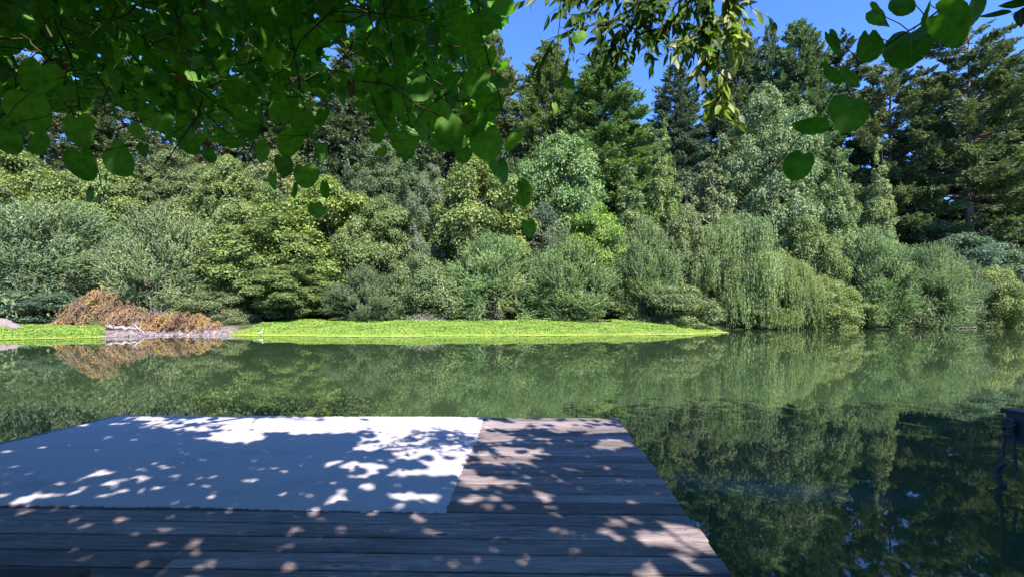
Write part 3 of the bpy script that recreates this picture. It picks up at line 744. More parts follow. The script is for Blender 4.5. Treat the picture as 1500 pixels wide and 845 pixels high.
def dead_vines(px, D, hw, hz, n, label, seed, peak=0.0, ytop=None):
    """a heap of dead brown vine: arching runners (> runners) and dry leaves (> foliage)"""
    rng = np.random.default_rng(seed)
    X = (px - 750) / 690 * D
    z0 = float(ground(X, D))
    o = thing("dead_vine_heap", label, "dead vines", (X, D, z0))
    R = hw / 690 * D
    g = Geo()
    m = 170
    P, A = [], []
    for i in range(m):
        u = rng.uniform(-1, 1); w = rng.uniform(-0.6, 0.6)
        hh = hz * (max(0, 1 - ((u - peak) / (1.15 + 0.2 * np.sign(u - peak) * peak)) ** 2)) ** 1.1 * rng.uniform(0.45, 1.08) * (1 - abs(w) * .4)
        p0 = np.array([u * R, w * R * .7, hh])
        d = unit(np.array([[rng.normal() * 1.0, -0.8 + rng.normal() * .5, 0.3]]))[0]
        l = rng.uniform(0.5, 1.5) * (0.5 + hz * .25)
        ss2 = np.linspace(0, 1, 7)[:, None]
        pts = p0 + d * l * ss2 - np.array([0, 0, 1]) * (1.1 * l * ss2 ** 2)
        pts[:, 2] = np.maximum(pts[:, 2], 0.03)
        g.tube(pts, np.linspace(0.022, 0.008, 7), 4)
        P.append(pts)
    P = np.array(P)
    ti = rng.integers(0, m, n); s = rng.random(n) * 5.99; i0 = s.astype(int); fr = (s - i0)[:, None]
    c = P[ti, i0] * (1 - fr) + P[ti, i0 + 1] * fr + rnd_dirs(rng, n) * 0.14
    c[:, 2] = np.maximum(c[:, 2], 0.03)
    a = unit(np.array([0, 0, -1.0]) + rnd_dirs(rng, n) * 0.7)
    nn = unit(np.array([0, -0.6, 0.6]) + rnd_dirs(rng, n) * 0.8)
    sc = rng.uniform(0.6, 1.4, n)
    v, q = quad_leaves(c, a, nn, 0.2 * sc, 0.11 * sc)
    cl = np.clip(0.45 + 0.22 * np.sin(c[:, 0] * 1.7 + seed) + 0.12 * c[:, 2] / hz + rng.normal(0, .17, n), 0, 1)
    link("runners", g.mesh("runners", M_GREYTWIG), o)
    f = link("foliage", leaves_to_mesh("foliage", [(v, q, cl)], M_DEADLEAF), o)
    f.color = (1, 1, 1, 1)
dead_vines(150, 51.0, 48, 4.1, 9000, "tall heap of golden brown dead vines on the left bank, peaking at its top right", 1, peak=0.05)
dead_vines(205, 50.0, 40, 2.0, 5000, "reddish brown slope of dead vines joining the tall heap to the low one", 5, peak=-0.3)
dead_vines(256, 50.5, 58, 2.1, 8500, "low wide heap of orange brown dead vines above the gravel shore", 2, peak=0.1)

def twig_pile(name, px, D, hw, hz, n, label, seed, mat=M_GREYTWIG, cat="brush"):
    rng = np.random.default_rng(seed)
    X = (px - 750) / 690 * D
    R = hw / 690 * D
    g = Geo()
    for i in range(n):
        p0 = np.array([rng.uniform(-.6, .6) * R, rng.uniform(-.5, .5) * R, 0.0])
        d = rnd_dirs(rng, 1)[0]; d[2] = abs(d[2]) * .8 + .1
        l = rng.uniform(.5, 1) * hz
        pts = limb(rng, p0, p0 + d * l * np.array([1.2, 1.2, 1]), 0.15, 5)
        g.tube(pts, np.linspace(0.03, 0.006, 5), 4)
        for _ in range(3):
            j = rng.integers(1, 4)
            e = pts[j] + rnd_dirs(rng, 1)[0] * l * .4
            g.tube(limb(rng, pts[j], e, .1, 3), np.linspace(0.014, 0.005, 3), 3)
    me = g.mesh(name, mat)
    link(name, me, loc=(X, D, float(ground(X, D)) + .05), label=label, category=cat)
twig_pile("dry_brush", 630, 56.5, 26, 1.7, 150, "dry pinkish leafless brush at the back edge of the green bar, left of centre", 4)
twig_pile("dry_brush", 298, 49.5, 10, 1.1, 40, "single tuft of dry reddish brush at the right end of the gravel bank", 6)
tree('dome_b', 'bush', 1108, 440, 67.0, 34, (1.1, 1.15, 0.9), "low bush at the waterline between the two weeping willows")
tree('dome_b', 'bush', 1250, 432, 70.2, 40, (1.2, 1.25, 0.95), "low light green bush at the waterline left of the grey-green willow shrub")
twig_pile("dry_brush", 238, 53.5, 30, 2.6, 120, "dark tangle of dry twigs behind the low dead vine heap", 8)

def log(name, pts, r0, r1, label, mat=M_GREYTWIG):
    g = Geo()
    pts = np.array(pts, float)
    c = pts[0].copy()
    rng = np.random.default_rng(int(abs(pts[0][0] * 10)))
    n = 9
    s = np.linspace(0, 1, n)
    P = np.stack([np.interp(s, np.linspace(0, 1, len(pts)), pts[:, k]) for k in range(3)], -1) - c
    P[1:-1] += rng.normal(size=(n - 2, 3)) * r0 * .35
    g.tube(P, np.linspace(r0, r1, n), 8)
    for _ in range(4):
        j = rng.integers(2, n - 1)
        e = P[j] + (rnd_dirs(rng, 1)[0] + np.array([0, -.3, .7])) * r0 * 4
        g.tube(limb(rng, P[j], e, .1, 4), np.linspace(r0 * .35, r0 * .1, 4), 5)
    link(name, g.mesh(name, mat, smooth=True), loc=tuple(c), label=label, category="driftwood")
def gp(px, D, dz=0.1):
    X = (px - 750) / 690 * D
    return (X, D, max(0.0, float(ground(X, D))) + dz)
log("driftwood_log", [gp(158, 47.8, .3), gp(202, 47.4, .28)], 0.20, 0.13, "pale grey driftwood log lying in front of the tall dead vine heap")
log("driftwood_log", [gp(196, 47.6, .55), gp(212, 46.6, .12)], 0.10, 0.05, "short forked driftwood branch leaning at the right end of the pale log")
log("driftwood_log", [gp(1184, 67.0, .05), gp(1198, 66.0, .35), gp(1228, 66.4, .5)], 0.12, 0.06, "dark bent branch lying at the waterline right of the weeping willows", M_BARK)
log("driftwood_log", [gp(1388, 69.6, .05), gp(1430, 70.3, .2)], 0.12, 0.07, "brown fallen limb at the waterline below the grey twiggy bush", M_BARK)

def bird():
    """small grey and white wading bird standing at the edge of the green bar"""
    p = np.array(gp(382, 45.6, 0.0))
    m, nt, new, lk = mat_base("plumage")
    at_ = N(nt, "ShaderNodeAttribute", attribute_name="v")
    r = ramp(nt, [(0.0, (0.05, 0.05, 0.055)), (0.5, (0.28, 0.28, 0.30)), (1.0, (0.75, 0.74, 0.72))]); lk(at_.outputs["Fac"], r.inputs[0])
    pb = N(nt, "ShaderNodeBsdfPrincipled", {"Roughness": 0.8}); lk(r.outputs[0], pb.inputs["Base Color"])
    o = N(nt, "ShaderNodeOutputMaterial"); lk(pb.outputs[0], o.inputs[0])
    g = Geo()
    # body, neck and head as one lofted surface from tail to crown
    path = np.array([(-.22, 0, .17), (-.15, 0, .21), (-.05, 0, .25), (.05, 0, .27), (.12, 0, .31), (.145, 0, .38), (.13, 0, .45), (.15, 0, .50), (.19, 0, .515), (.215, 0, .51)])
    rad = np.array([.012, .045, .085, .090, .060, .034, .028, .036, .030, .010])
    v0 = g.n
    g.tube(path, rad, 10)
    vv = g.v[-1]
    g.a[-1][:] = np.where(vv[:, 2] < 0.24, 1.0, np.where(vv[:, 0] > .1, .85, .45))
    g.tube([(.21, 0, .51), (.28, 0, .50)], [.010, .003], 5, a=0.0)
    for s in (-.03, .03):
        g.tube([(.0, s, .18), (-.01, s, .09), (.0, s, -.04)], [.010, .007, .007], 5, a=0.1)
    me = g.mesh("bird", m, smooth=True)
    b = link("bird", me, loc=(p[0], p[1], p[2] + .06), label="small grey and white bird standing at the waterline of the green bar, left of centre", category="bird")
    b.rotation_euler = (0, 0, 0.5); b.scale = (1.15, 1.15, 1.15)
bird()

# ------------------------------------------------------------------ wooden dock, carpet
def wood_material(name, dark, light, knot=True):
    m, nt, new, lk = mat_base(name)
    tc = N(nt, "ShaderNodeTexCoord")
    at_ = N(nt, "ShaderNodeAttribute", attribute_name="v")
    off = N(nt, "ShaderNodeCombineXYZ")
    mu = N(nt, "ShaderNodeMath", {1: 37.0}, operation='MULTIPLY'); lk(at_.outputs["Fac"], mu.inputs[0]); lk(mu.outputs[0], off.inputs[0]); lk(mu.outputs[0], off.inputs[1])
    va = N(nt, "ShaderNodeVectorMath", operation='ADD'); lk(tc.outputs["Object"], va.inputs[0]); lk(off.outputs[0], va.inputs[1])
    # grain warped round knots
    warp = N(nt, "ShaderNodeTexNoise", {"Scale": 3.0, "Detail": 2.0}); lk(va.outputs[0], warp.inputs["Vector"])
    wa = N(nt, "ShaderNodeVectorMath", operation='SCALE'); wa.inputs[3].default_value = 0.12; lk(warp.outputs[1], wa.inputs[0])
    vb = N(nt, "ShaderNodeVectorMath", operation='ADD'); lk(va.outputs[0], vb.inputs[0]); lk(wa.outputs[0], vb.inputs[1])
    mp = N(nt, "ShaderNodeMapping"); mp.inputs["Scale"].default_value = (1.6, 42, 42); lk(vb.outputs[0], mp.inputs[0])
    g1 = N(nt, "ShaderNodeTexNoise", {"Scale": 1.0, "Detail": 6.0, "Roughness": 0.7}); lk(mp.outputs[0], g1.inputs["Vector"])
    mp2 = N(nt, "ShaderNodeMapping"); mp2.inputs["Scale"].default_value = (0.9, 5, 5); lk(va.outputs[0], mp2.inputs[0])
    g2 = N(nt, "ShaderNodeTexNoise", {"Scale": 1.0, "Detail": 4.0, "Roughness": 0.6}); lk(mp2.outputs[0], g2.inputs["Vector"])
    mixf = N(nt, "ShaderNodeMath", {1: 0.55}, operation='MULTIPLY'); lk(g1.outputs[0], mixf.inputs[0])
    mixg = N(nt, "ShaderNodeMath", {1: 0.45}, operation='MULTIPLY'); lk(g2.outputs[0], mixg.inputs[0])
    ad = N(nt, "ShaderNodeMath", operation='ADD'); lk(mixf.outputs[0], ad.inputs[0]); lk(mixg.outputs[0], ad.inputs[1])
    r = ramp(nt, [(0.36, dark), (0.50, tuple((a + b) / 2 for a, b in zip(dark, light))), (0.62, light)]); lk(ad.outputs[0], r.inputs[0])
    # per board tone
    mr = N(nt, "ShaderNodeMapRange", {1: 0, 2: 1, 3: 0.6, 4: 1.3}); lk(at_.outputs["Fac"], mr.inputs[0])
    mx = N(nt, "ShaderNodeMix", data_type='RGBA', blend_type='MULTIPLY'); mx.inputs[0].default_value = 1; lk(r.outputs[0], mx.inputs[6]); lk(mr.outputs[0], mx.inputs[7])
    # knots: sparse elongated voronoi spots
    mk = N(nt, "ShaderNodeMapping"); mk.inputs["Scale"].default_value = (1.3, 4.2, 1.0); lk(va.outputs[0], mk.inputs[0])
    vo = N(nt, "ShaderNodeTexVoronoi", {"Scale": 1.15, "Randomness": 1.0}); lk(mk.outputs[0], vo.inputs["Vector"])
    kr = ramp(nt, [(0.0, (0.2, 0.2, 0.2)), (0.06, (0.4, 0.4, 0.4)), (0.09, (1.5, 1.45, 1.4)), (0.18, (1, 1, 1))]); lk(vo.outputs["Distance"], kr.inputs[0])
    mx2 = N(nt, "ShaderNodeMix", data_type='RGBA', blend_type='MULTIPLY'); mx2.inputs[0].default_value = 1; lk(mx.outputs[2], mx2.inputs[6]); lk(kr.outputs[0], mx2.inputs[7])
    p = N(nt, "ShaderNodeBsdfPrincipled", {"Roughness": 0.72, "Specular IOR Level": 0.35}); lk(mx2.outputs[2], p.inputs["Base Color"])
    b = N(nt, "ShaderNodeBump", {"Strength": 0.55, "Distance": 0.004}); lk(g1.outputs[0], b.inputs["Height"]); lk(b.outputs[0], p.inputs["Normal"])
    o = N(nt, "ShaderNodeOutputMaterial"); lk(p.outputs[0], o.inputs[0])
    return m
M_WOOD = wood_material("weathered_boards", (0.058, 0.048, 0.05), (0.30, 0.24, 0.24))
M_DARKWOOD = wood_material("dark_boards", (0.03, 0.024, 0.022), (0.10, 0.08, 0.075))

def plain_material(name, col, rough=0.6, metal=0.0, noise=0.25, scale=15.0):
    m, nt, new, lk = mat_base(name)
    tc = N(nt, "ShaderNodeTexCoord")
    nz = N(nt, "ShaderNodeTexNoise", {"Scale": scale, "Detail": 5.0}); lk(tc.outputs["Object"], nz.inputs["Vector"])
    r = ramp(nt, [(0.3, tuple(c * (1 - noise) for c in col)), (0.7, tuple(min(1, c * (1 + noise)) for c in col))]); lk(nz.outputs[0], r.inputs[0])
    p = N(nt, "ShaderNodeBsdfPrincipled", {"Roughness": rough, "Metallic": metal}); lk(r.outputs[0], p.inputs["Base Color"])
    o = N(nt, "ShaderNodeOutputMaterial"); lk(p.outputs[0], o.inputs[0])
    return m

# deck corners on the ground plane from the picture; boards run nearly across the view
def deckpt(px, py):
    D = (CAM_Z - DECK_Z) * 690 / (py - 460.0)
    return np.array([(px - 750) / 690 * D, D])
FR = deckpt(905, 612); NR = deckpt(1077, 845)
FL = deckpt(170, 608); NL = deckpt(0, 648)
UD = unit((FR - FL)[None])[0]            # along the boards (to the right)
def lineat(A, B, yy):                    # x on the line A-B at y
    return A[0] + (B[0] - A[0]) * (yy - A[1]) / (B[1] - A[1])

def build_deck():
    o = thing("wooden_dock", "weathered wooden plank dock reaching over the river in the foreground", "dock", (0, 0, 0))
    rng = np.random.default_rng(21)
    g = Geo()
    pitch = 0.192; gap = 0.013
    fy = FR[1]                              # far edge at the right corner
    slope = UD[1] / UD[0]
    k = 0
    y = fy
    import bmesh
    bm = bmesh.new(); vals = []
    while y > -3.0:
        y1 = y; y0 = y - pitch + gap
        ov = rng.uniform(-0.018, 0.014)
        def corner(side, yy):
            if side == 'R':
                x = lineat(FR, NR, yy) + ov
                for _ in range(3): x = lineat(FR, NR, yy + (x - FR[0]) * slope) + ov
            else:
                x = lineat(FL, NL, yy) - 0.0 + ov * .3
                for _ in range(3): x = lineat(FL, NL, yy + (x - FR[0]) * slope) + ov * .3
            return x, yy + (x - FR[0]) * slope
        a = corner('L', y0); b = corner('R', y0); c = corner('R', y1); d = corner('L', y1)
        # boards are butted in lengths, sag a touch and their tops are worn round
        segs = [(0, 1)] if rng.random() < .35 else [(0, (q := rng.choice([0.28, 0.42, 0.55]))), (q, 1)]
        for (s0, s1) in segs:
            val = rng.random(); dz = rng.uniform(-0.002, 0.0015)
            e = 0.0012 if s0 > 0 else 0
            cols = 14
            rows = [(0.0, -0.004), (0.03, -0.0008), (0.2, 0), (0.5, -0.0008), (0.8, 0), (0.97, -0.0008), (1.0, -0.004)]
            grid = []
            for i in range(cols + 1):
                s = s0 + (s1 - s0) * i / cols
                if i == 0: s += e
                wob = rng.normal(0, 0.0012)
                col = []
                for (w, zz) in rows:
                    xx = (a[0] * (1 - s) + b[0] * s) * (1 - w) + (d[0] * (1 - s) + c[0] * s) * w
                    yy = (a[1] * (1 - s) + b[1] * s) * (1 - w) + (d[1] * (1 - s) + c[1] * s) * w + wob
                    col.append(bm.verts.new((xx, yy, DECK_Z + zz + dz)))
                lo0 = bm.verts.new((col[0].co.x, col[0].co.y, DECK_Z - 0.038)); lo1 = bm.verts.new((col[-1].co.x, col[-1].co.y, DECK_Z - 0.038))
                col = [lo0] + col + [lo1]
                grid.append(col); vals += [val] * len(col)
            for i in range(cols):
                for j in range(len(grid[0]) - 1):
                    bm.faces.new((grid[i][j], grid[i + 1][j], grid[i + 1][j + 1], grid[i][j + 1]))
                bm.faces.new((grid[i][-1], grid[i + 1][-1], grid[i + 1][0], grid[i][0]))
            bm.faces.new(grid[0]); bm.faces.new(grid[-1][::-1])
        y -= pitch; k += 1
    me = bpy.data.meshes.new("decking"); bm.normal_update(); bm.to_mesh(me); bm.free()
    me.materials.append(M_WOOD)
    a_ = me.attributes.new("v", 'FLOAT', 'POINT'); a_.data.foreach_set("value", np.array(vals, dtype=np.float32))
    # joists and rim below
    g = Geo()
    for xj in np.arange(-5.4, 1.3, 0.61):
        g.box(xj - .02, xj + .02, -2.9, fy - 0.08 + (xj - FR[0]) * slope, DECK_Z - .20, DECK_Z - .0385, a=rng.random())
    link("joists", g.mesh("joists", M_DARKWOOD), o)
    g = Geo()
    for (A, B) in ((FL, FR),):
        n = np.array([-UD[1], UD[0]])
        v = []
        for z in (DECK_Z - .26, DECK_Z - .042):
            for off in (-.075, -.035):
                for P in (A, B):
                    q = P + n * off
                    v.append((q[0], q[1], z))
        g.add(v, q=[(0, 1, 3, 2), (4, 6, 7, 5), (0, 4, 5, 1), (2, 3, 7, 6), (0, 2, 6, 4), (1, 5, 7, 3)], a=.3)
    link("rim_board", g.mesh("rim_board", M_DARKWOOD), o)
    for (x, y) in ((-5.3, 6.2), (-3.1, 6.25), (-0.9, 6.25), (1.15, 6.1), (-5.3, 2.5), (1.1, 2.5), (-5.3, -1.5), (1.0, -1.5)):
        g = Geo(); g.tube([(x, y, -1.9), (x, y, DECK_Z - .2)], [.09, .09], 12)
        link("post", g.mesh("post", M_DARKWOOD, smooth=True), o)
    # nail heads in rows over the joists
    g = Geo()
    th = np.linspace(0, 6.283, 6, endpoint=False)
    for xj in (-4.5, -3.3, -2.05, -0.84, 0.36, 1.12):
        y = fy
        while y > 1.9:
            for w in (.045, .14):
                yy = y - w + rng.normal(0, .004); xx = xj + rng.normal(0, .008)
                if xj == 1.12: xx = lineat(FR, NR, yy) - 0.09 + rng.normal(0, .01)
                yq = yy + (xx - FR[0]) * slope
                r_ = rng.uniform(.004, .007)
                v = [(xx + r_ * math.cos(t), yq + r_ * math.sin(t), DECK_Z + .0022) for t in th]
                g.add(v, t=[(0, i, i + 1) for i in range(1, 5)])
            y -= pitch
    nm = g.mesh("nails", M_WOOD)
    nb = len(me.polygons)
    bm = bmesh.new(); bm.from_mesh(me); bm.from_mesh(nm)
    bm.faces.ensure_lookup_table()
    for f in bm.faces[nb:]: f.material_index = 1
    bm.to_mesh(me); bm.free(); bpy.data.meshes.remove(nm)
    me.materials.append(plain_material("rusty_nail", (0.03, 0.02, 0.018), .7))
    link("decking", me, o)
build_deck()

def build_carpet():
    c = [deckpt(178, 609), deckpt(710, 611.5), deckpt(652, 751), None]
    # near left corner: along the near edge line, left of the picture
    nl = deckpt(0, 741); d = unit((c[2] - nl)[None])[0]
    c[3] = nl - d * 2.05
    c[3][0] = max(c[3][0], -5.52)
    rng = np.random.default_rng(31)
    nu, nv = 220, 90
    U, V = np.meshgrid(np.linspace(0, 1, nu), np.linspace(0, 1, nv))
    fl, fr, nr, nl2 = c[0], c[1], c[2], c[3]
    P = (nl2[None, None] * (1 - U[..., None]) + nr * U[..., None]) * (1 - V[..., None]) + (fl * (1 - U[..., None]) + fr * U[..., None]) * V[..., None]
    edge = np.minimum(np.minimum(U, 1 - U) * 4.3, np.minimum(V, 1 - V) * 2.9)
    Z = DECK_Z + 0.016 + 0.0015 * np.sin(P[..., 0] * 3) * np.sin(P[..., 1] * 4) + rng.normal(0, .0007, U.shape) - 0.004 * (edge < 0.001)
    # frayed rim
    j = (edge < 0.001)
    P = P + j[..., None] * rng.normal(0, 0.006, P.shape)
    P[..., 1] += 0.010 * np.sin(P[..., 0] * 1.9) * (1 - V) + 0.006 * np.sin(P[..., 0] * 5.3 + 1)
    P[..., 0] += 0.010 * np.sin(P[..., 1] * 2.7) * U
    Z = Z + 0.004 * np.exp(-((P[..., 0] + 3.2 + 0.2 * np.sin(P[..., 1] * 2)) / 0.05) ** 2) + 0.003 * np.exp(-((P[..., 1] - 4.6 + 0.1 * P[..., 0]) / 0.06) ** 2)
    v = np.concatenate([P, Z[..., None]], -1).reshape(-1, 3)
    i, jj = np.meshgrid(np.arange(nu - 1), np.arange(nv - 1)); a = (jj * nu + i).ravel()
    q = np.stack([a, a + 1, a + nu + 1, a + nu], -1)
    ring = np.concatenate([np.arange(nu), np.arange(1, nv) * nu + nu - 1, (nv - 1) * nu + np.arange(nu - 2, -1, -1), np.arange(nv - 2, 0, -1) * nu])
    low = v[ring].copy(); low[:, 2] = DECK_Z + 0.0025; low[:, :2] += rng.normal(0, .004, (len(ring), 2))
    v = np.vstack([v, low]); L = len(ring); base = nu * nv
    qs = np.array([(ring[(k + 1) % L], ring[k], base + k, base + (k + 1) % L) for k in range(L)])
    m, nt, new, lk = mat_base("carpet_pile")
    tc = N(nt, "ShaderNodeTexCoord")
    n1 = N(nt, "ShaderNodeTexNoise", {"Scale": 160.0, "Detail": 3.0, "Roughness": 0.8}); lk(tc.outputs["Object"], n1.inputs["Vector"])
    mp = N(nt, "ShaderNodeMapping"); mp.inputs["Scale"].default_value = (0.7, 2.2, 1); lk(tc.outputs["Object"], mp.inputs[0])
    n2 = N(nt, "ShaderNodeTexNoise", {"Scale": 1.6, "Detail": 7.0, "Roughness": 0.65}); lk(mp.outputs[0], n2.inputs["Vector"])
    r1 = ramp(nt, [(0.3, (0.33, 0.305, 0.335)), (0.7, (0.52, 0.475, 0.51))]); lk(n1.outputs[0], r1.inputs[0])
    r2 = ramp(nt, [(0.28, (0.72, 0.72, 0.73)), (0.42, (0.93, 0.93, 0.94)), (0.6, (1.0, 1.0, 1.0))]); lk(n2.outputs[0], r2.inputs[0])
    mx = N(nt, "ShaderNodeMix", data_type='RGBA', blend_type='MULTIPLY'); mx.inputs[0].default_value = 1; lk(r1.outputs[0], mx.inputs[6]); lk(r2.outputs[0], mx.inputs[7])
    p = N(nt, "ShaderNodeBsdfPrincipled", {"Roughness": 0.95, "Specular IOR Level": 0.1, "Sheen Weight": 0.15}); lk(mx.outputs[2], p.inputs["Base Color"])
    b = N(nt, "ShaderNodeBump", {"Strength": 0.7, "Distance": 0.006}); lk(n1.outputs[0], b.inputs["Height"]); lk(b.outputs[0], p.inputs["Normal"])
    o_ = N(nt, "ShaderNodeOutputMaterial"); lk(p.outputs[0], o_.inputs[0])
    me = make_mesh("carpet", v, [q, qs], m)
    link("carpet", me, label="large pale flat carpet lying on the left part of the plank dock", category="carpet")
build_carpet()

def build_step():
    g = Geo()
    o = thing("wooden_step", "dark low wooden step on the dock at the bottom left corner", "step", (-2.1, 2.0, DECK_Z + .002))
    for (y0, y1, z) in ((.17, .345, .135), (-.02, .16, .135)):
        g.box(-2.6, 0.0, y0, y1, z - .036, z, a=y0)
    link("treads", g.mesh("treads", M_DARKWOOD), o)
    g = Geo()
    g.box(-2.58, -0.03, .30, .33, 0, .0985, a=.4); g.box(-2.58, -.03, 0.0, .03, 0, .0985, a=.7)
    g.box(-.06, -.03, .031, .299, 0, .0985, a=.9)
    link("frame", g.mesh("frame", M_DARKWOOD), o)
build_step()

def build_neighbour():
    mblue = plain_material("painted_steel", (0.035, 0.05, 0.075), .55)
    mdark = plain_material("dark_rim", (0.012, 0.015, 0.02), .5)
    mrope = plain_material("old_rope", (0.07, 0.07, 0.075), .9, scale=80)
    D = 5.75
    x0 = 6.03
    o = thing("raft", "dark edged blue-grey floating raft cut by the right edge of the picture", "raft", (x0, D, 0))
    o.rotation_euler = (0, 0, math.radians(-90))
    zt = 0.95
    g = Geo()
    g.box(0, 1.9, 0, 1.5, .56, zt - .055, a=.5)
    link("side_panel", g.mesh("side_panel", mblue), o)
    g = Geo()
    g.box(-.04, 1.94, -.03, 1.53, zt - .052, zt, a=.5)
    link("deck_rim", g.mesh("deck_rim", mdark), o)
    for (x, y) in ((.22, .05), (1.7, .05), (.22, 1.3), (1.7, 1.3)):
        g = Geo(); g.tube([(x, y, -1.8), (x, y, .558)], [.05, .05], 10)
        link("post", g.mesh("post", mblue, smooth=True), o)
    # knotted rope fender hanging from the raft's edge
    rng = np.random.default_rng(3)
    r = thing("hanging_rope", "knotted dark rope bundle hanging down the raft's side to the water", "rope", (x0 - .05, D - .05, zt - .10))
    r.rotation_euler = (0, 0, math.radians(-90))
    def rope(pts, rad, nm):
        g = Geo()
        pts = np.array(pts, float)
        s = np.linspace(0, 1, 26)
        P = np.stack([np.interp(s, np.linspace(0, 1, len(pts)), pts[:, k]) for k in range(3)], -1)
        P[:, 0] += .006 * np.sin(s * 40); P[:, 1] += .006 * np.cos(s * 40)
        g.tube(P, rad * (1 + .2 * np.sin(s * 60)), 7)
        link(nm, g.mesh(nm, mrope, smooth=True), r)
    rope([(.02, 0, 0), (-.02, 0, -.22), (-.03, -.01, -.45), (-.06, 0, -.62), (-.06, 0, -.80)], .016, "strand")
    rope([(.06, 0, -.02), (.10, -.02, -.2), (.10, -.01, -.42), (.11, 0, -.60)], .017, "strand")
    rope([(.0, -.01, -.55), (-.10, -.01, -.66), (-.08, -.02, -.80), (-.02, 0, -.84)], .028, "tassel")
    g = Geo()
    th = np.linspace(0, 2 * math.pi * 3, 40)
    g.tube(np.stack([.045 + .055 * np.cos(th), -.025 + .02 * np.sin(2 * th), -.10 - .06 * np.linspace(-1, 1, 40) + .045 * np.sin(th)], -1), .019, 7)
    link("knot", g.mesh("knot", mrope, smooth=True), r)
build_neighbour()

# ------------------------------------------------------------------ overhanging foliage near the camera
def heart_template(n=20, ring=True, serr=0.03, rng=None):
    """leaf of unit half-width, petiole joint at origin, tip towards +y, normal +z"""
    th = np.linspace(0, 2 * math.pi, n, endpoint=False)          # 0 = tip
    r = 1.0 + 0.05 * np.cos(th) ** 9 + 0.02 * np.cos(2 * th)
    r = r * (1 - 0.42 * np.exp(-((th - math.pi) / 0.26) ** 2))
    r = r * (1 + serr * np.where(np.arange(n) % 2 == 0, 1, -1))
    x = r * np.sin(th); y = r * np.cos(th) + 0.62
    z = -0.16 * (x ** 2) - 0.12 * (np.maximum(0, y - .5)) ** 2
    outer = np.stack([x, y, z], -1)
    V = [np.array([[0, .62, 0.06]])]; T = []; Q = []
    if ring:
        mid = outer * 0.55 + np.array([0, .62 * .45, .05]) * 1.0
        mid[:, 2] = 0.04 - 0.05 * (mid[:, 0] ** 2)
        V += [mid, outer]
        T = [(0, 1 + (i + 1) % n, 1 + i) for i in range(n)]
        Q = [(1 + i, 1 + (i + 1) % n, 1 + n + (i + 1) % n, 1 + n + i) for i in range(n)]
    else:
        V += [outer]
        T = [(0, 1 + (i + 1) % n, 1 + i) for i in range(n)]
    return np.vstack(V), np.array(Q, int).reshape(-1, 4), np.array(T, int)

def lobed_template(n=20):
    """grape-like five-lobed leaf"""
    V, Q, T = heart_template(n, True, 0.0)
    th = np.linspace(0, 2 * math.pi, n, endpoint=False)
    k = 1 + 0.16 * np.cos(5 * th) + 0.04 * np.cos(15 * th)
    o = V[1 + n:]; c = np.array([0, .62, 0])
    V[1 + n:] = c + (o - c) * k[:, None]
    return V, Q, T

def lance_template():
    """narrow willow leaf"""
    ys = np.array([0, .12, .35, .6, .82, 1.0]); w = np.array([.01, .07, .115, .095, .05, .0])
    V = []
    for y_, w_ in zip(ys, w):
        z = -0.12 * y_ ** 2
        V += [(-w_, y_, z + w_ * .25), (0, y_, z), (w_, y_, z + w_ * .25)]
    Q = []
    for i in range(5):
        Q += [(3 * i, 3 * i + 1, 3 * i + 4, 3 * i + 3), (3 * i + 1, 3 * i + 2, 3 * i + 5, 3 * i + 4)]
    return np.array(V), np.array(Q), np.zeros((0, 3), int)

def batch(templ, pos, tip, nor, size, vals, wscale=None):
    """instances of a leaf template joined to one mesh's arrays"""
    V, Q, T = templ
    y = unit(tip); x = unit(np.cross(y, nor)); z = np.cross(x, y)
    Rm = np.stack([x, y, z], -1)                       # columns
    S = np.broadcast_to(size, (len(pos),))
    Vv = V[None] * S[:, None, None]
    if len(V) > 12:
        m_ = len(pos); r_ = np.random.default_rng(m_)
        fo = np.abs(r_.normal(0, .22, m_))[:, None]; cu = r_.normal(.06, .15, m_)[:, None]; tw = r_.normal(0, .22, m_)[:, None]
        ph = r_.random(m_)[:, None] * 6.28; asy = r_.normal(0, .08, m_)[:, None]
        X_, Y_ = V[None, :, 0], V[None, :, 1]
        dzz = fo * np.abs(X_) - cu * Y_ ** 2 + tw * X_ * Y_ + .05 * np.sin(5 * X_ + ph) * np.sin(4 * Y_ + ph * 2)
        Vv = Vv.copy(); Vv[:, :, 2] += dzz * S[:, None]; Vv[:, :, 0] *= (1 - .18 * fo) + asy * np.sign(X_); Vv[:, :, 1] *= 1 + asy
    if wscale is not None: Vv = Vv * np.stack([wscale, np.ones_like(wscale), np.ones_like(wscale)], -1)[:, None, :]
    W = np.einsum('nij,nkj->nki', Rm, Vv) + pos[:, None, :]
    k = len(V); off = (np.arange(len(pos)) * k)[:, None, None]
    q = (Q[None] + off).reshape(-1, 4) if len(Q) else np.zeros((0, 4), int)
    t = (T[None] + off).reshape(-1, 3) if len(T) else np.zeros((0, 3), int)
    uv = np.tile(V[:, :2], (len(pos), 1))
    return W.reshape(-1, 3), q, t, np.repeat(vals, k), uv

def join(name, bs, mat):
    V, Q, T, A, U, n = [], [], [], [], [], 0
    for (v, q, t, a, u) in bs:
        V.append(v); Q.append(q + n); T.append(t + n); A.append(a); U.append(u); n += len(v)
    Q = np.vstack(Q); T = np.vstack(T)
    return make_mesh(name, np.vstack(V), [f for f in (Q, T) if len(f)], mat, {"v": np.concatenate(A)}, uv=np.vstack(U), smooth=True)

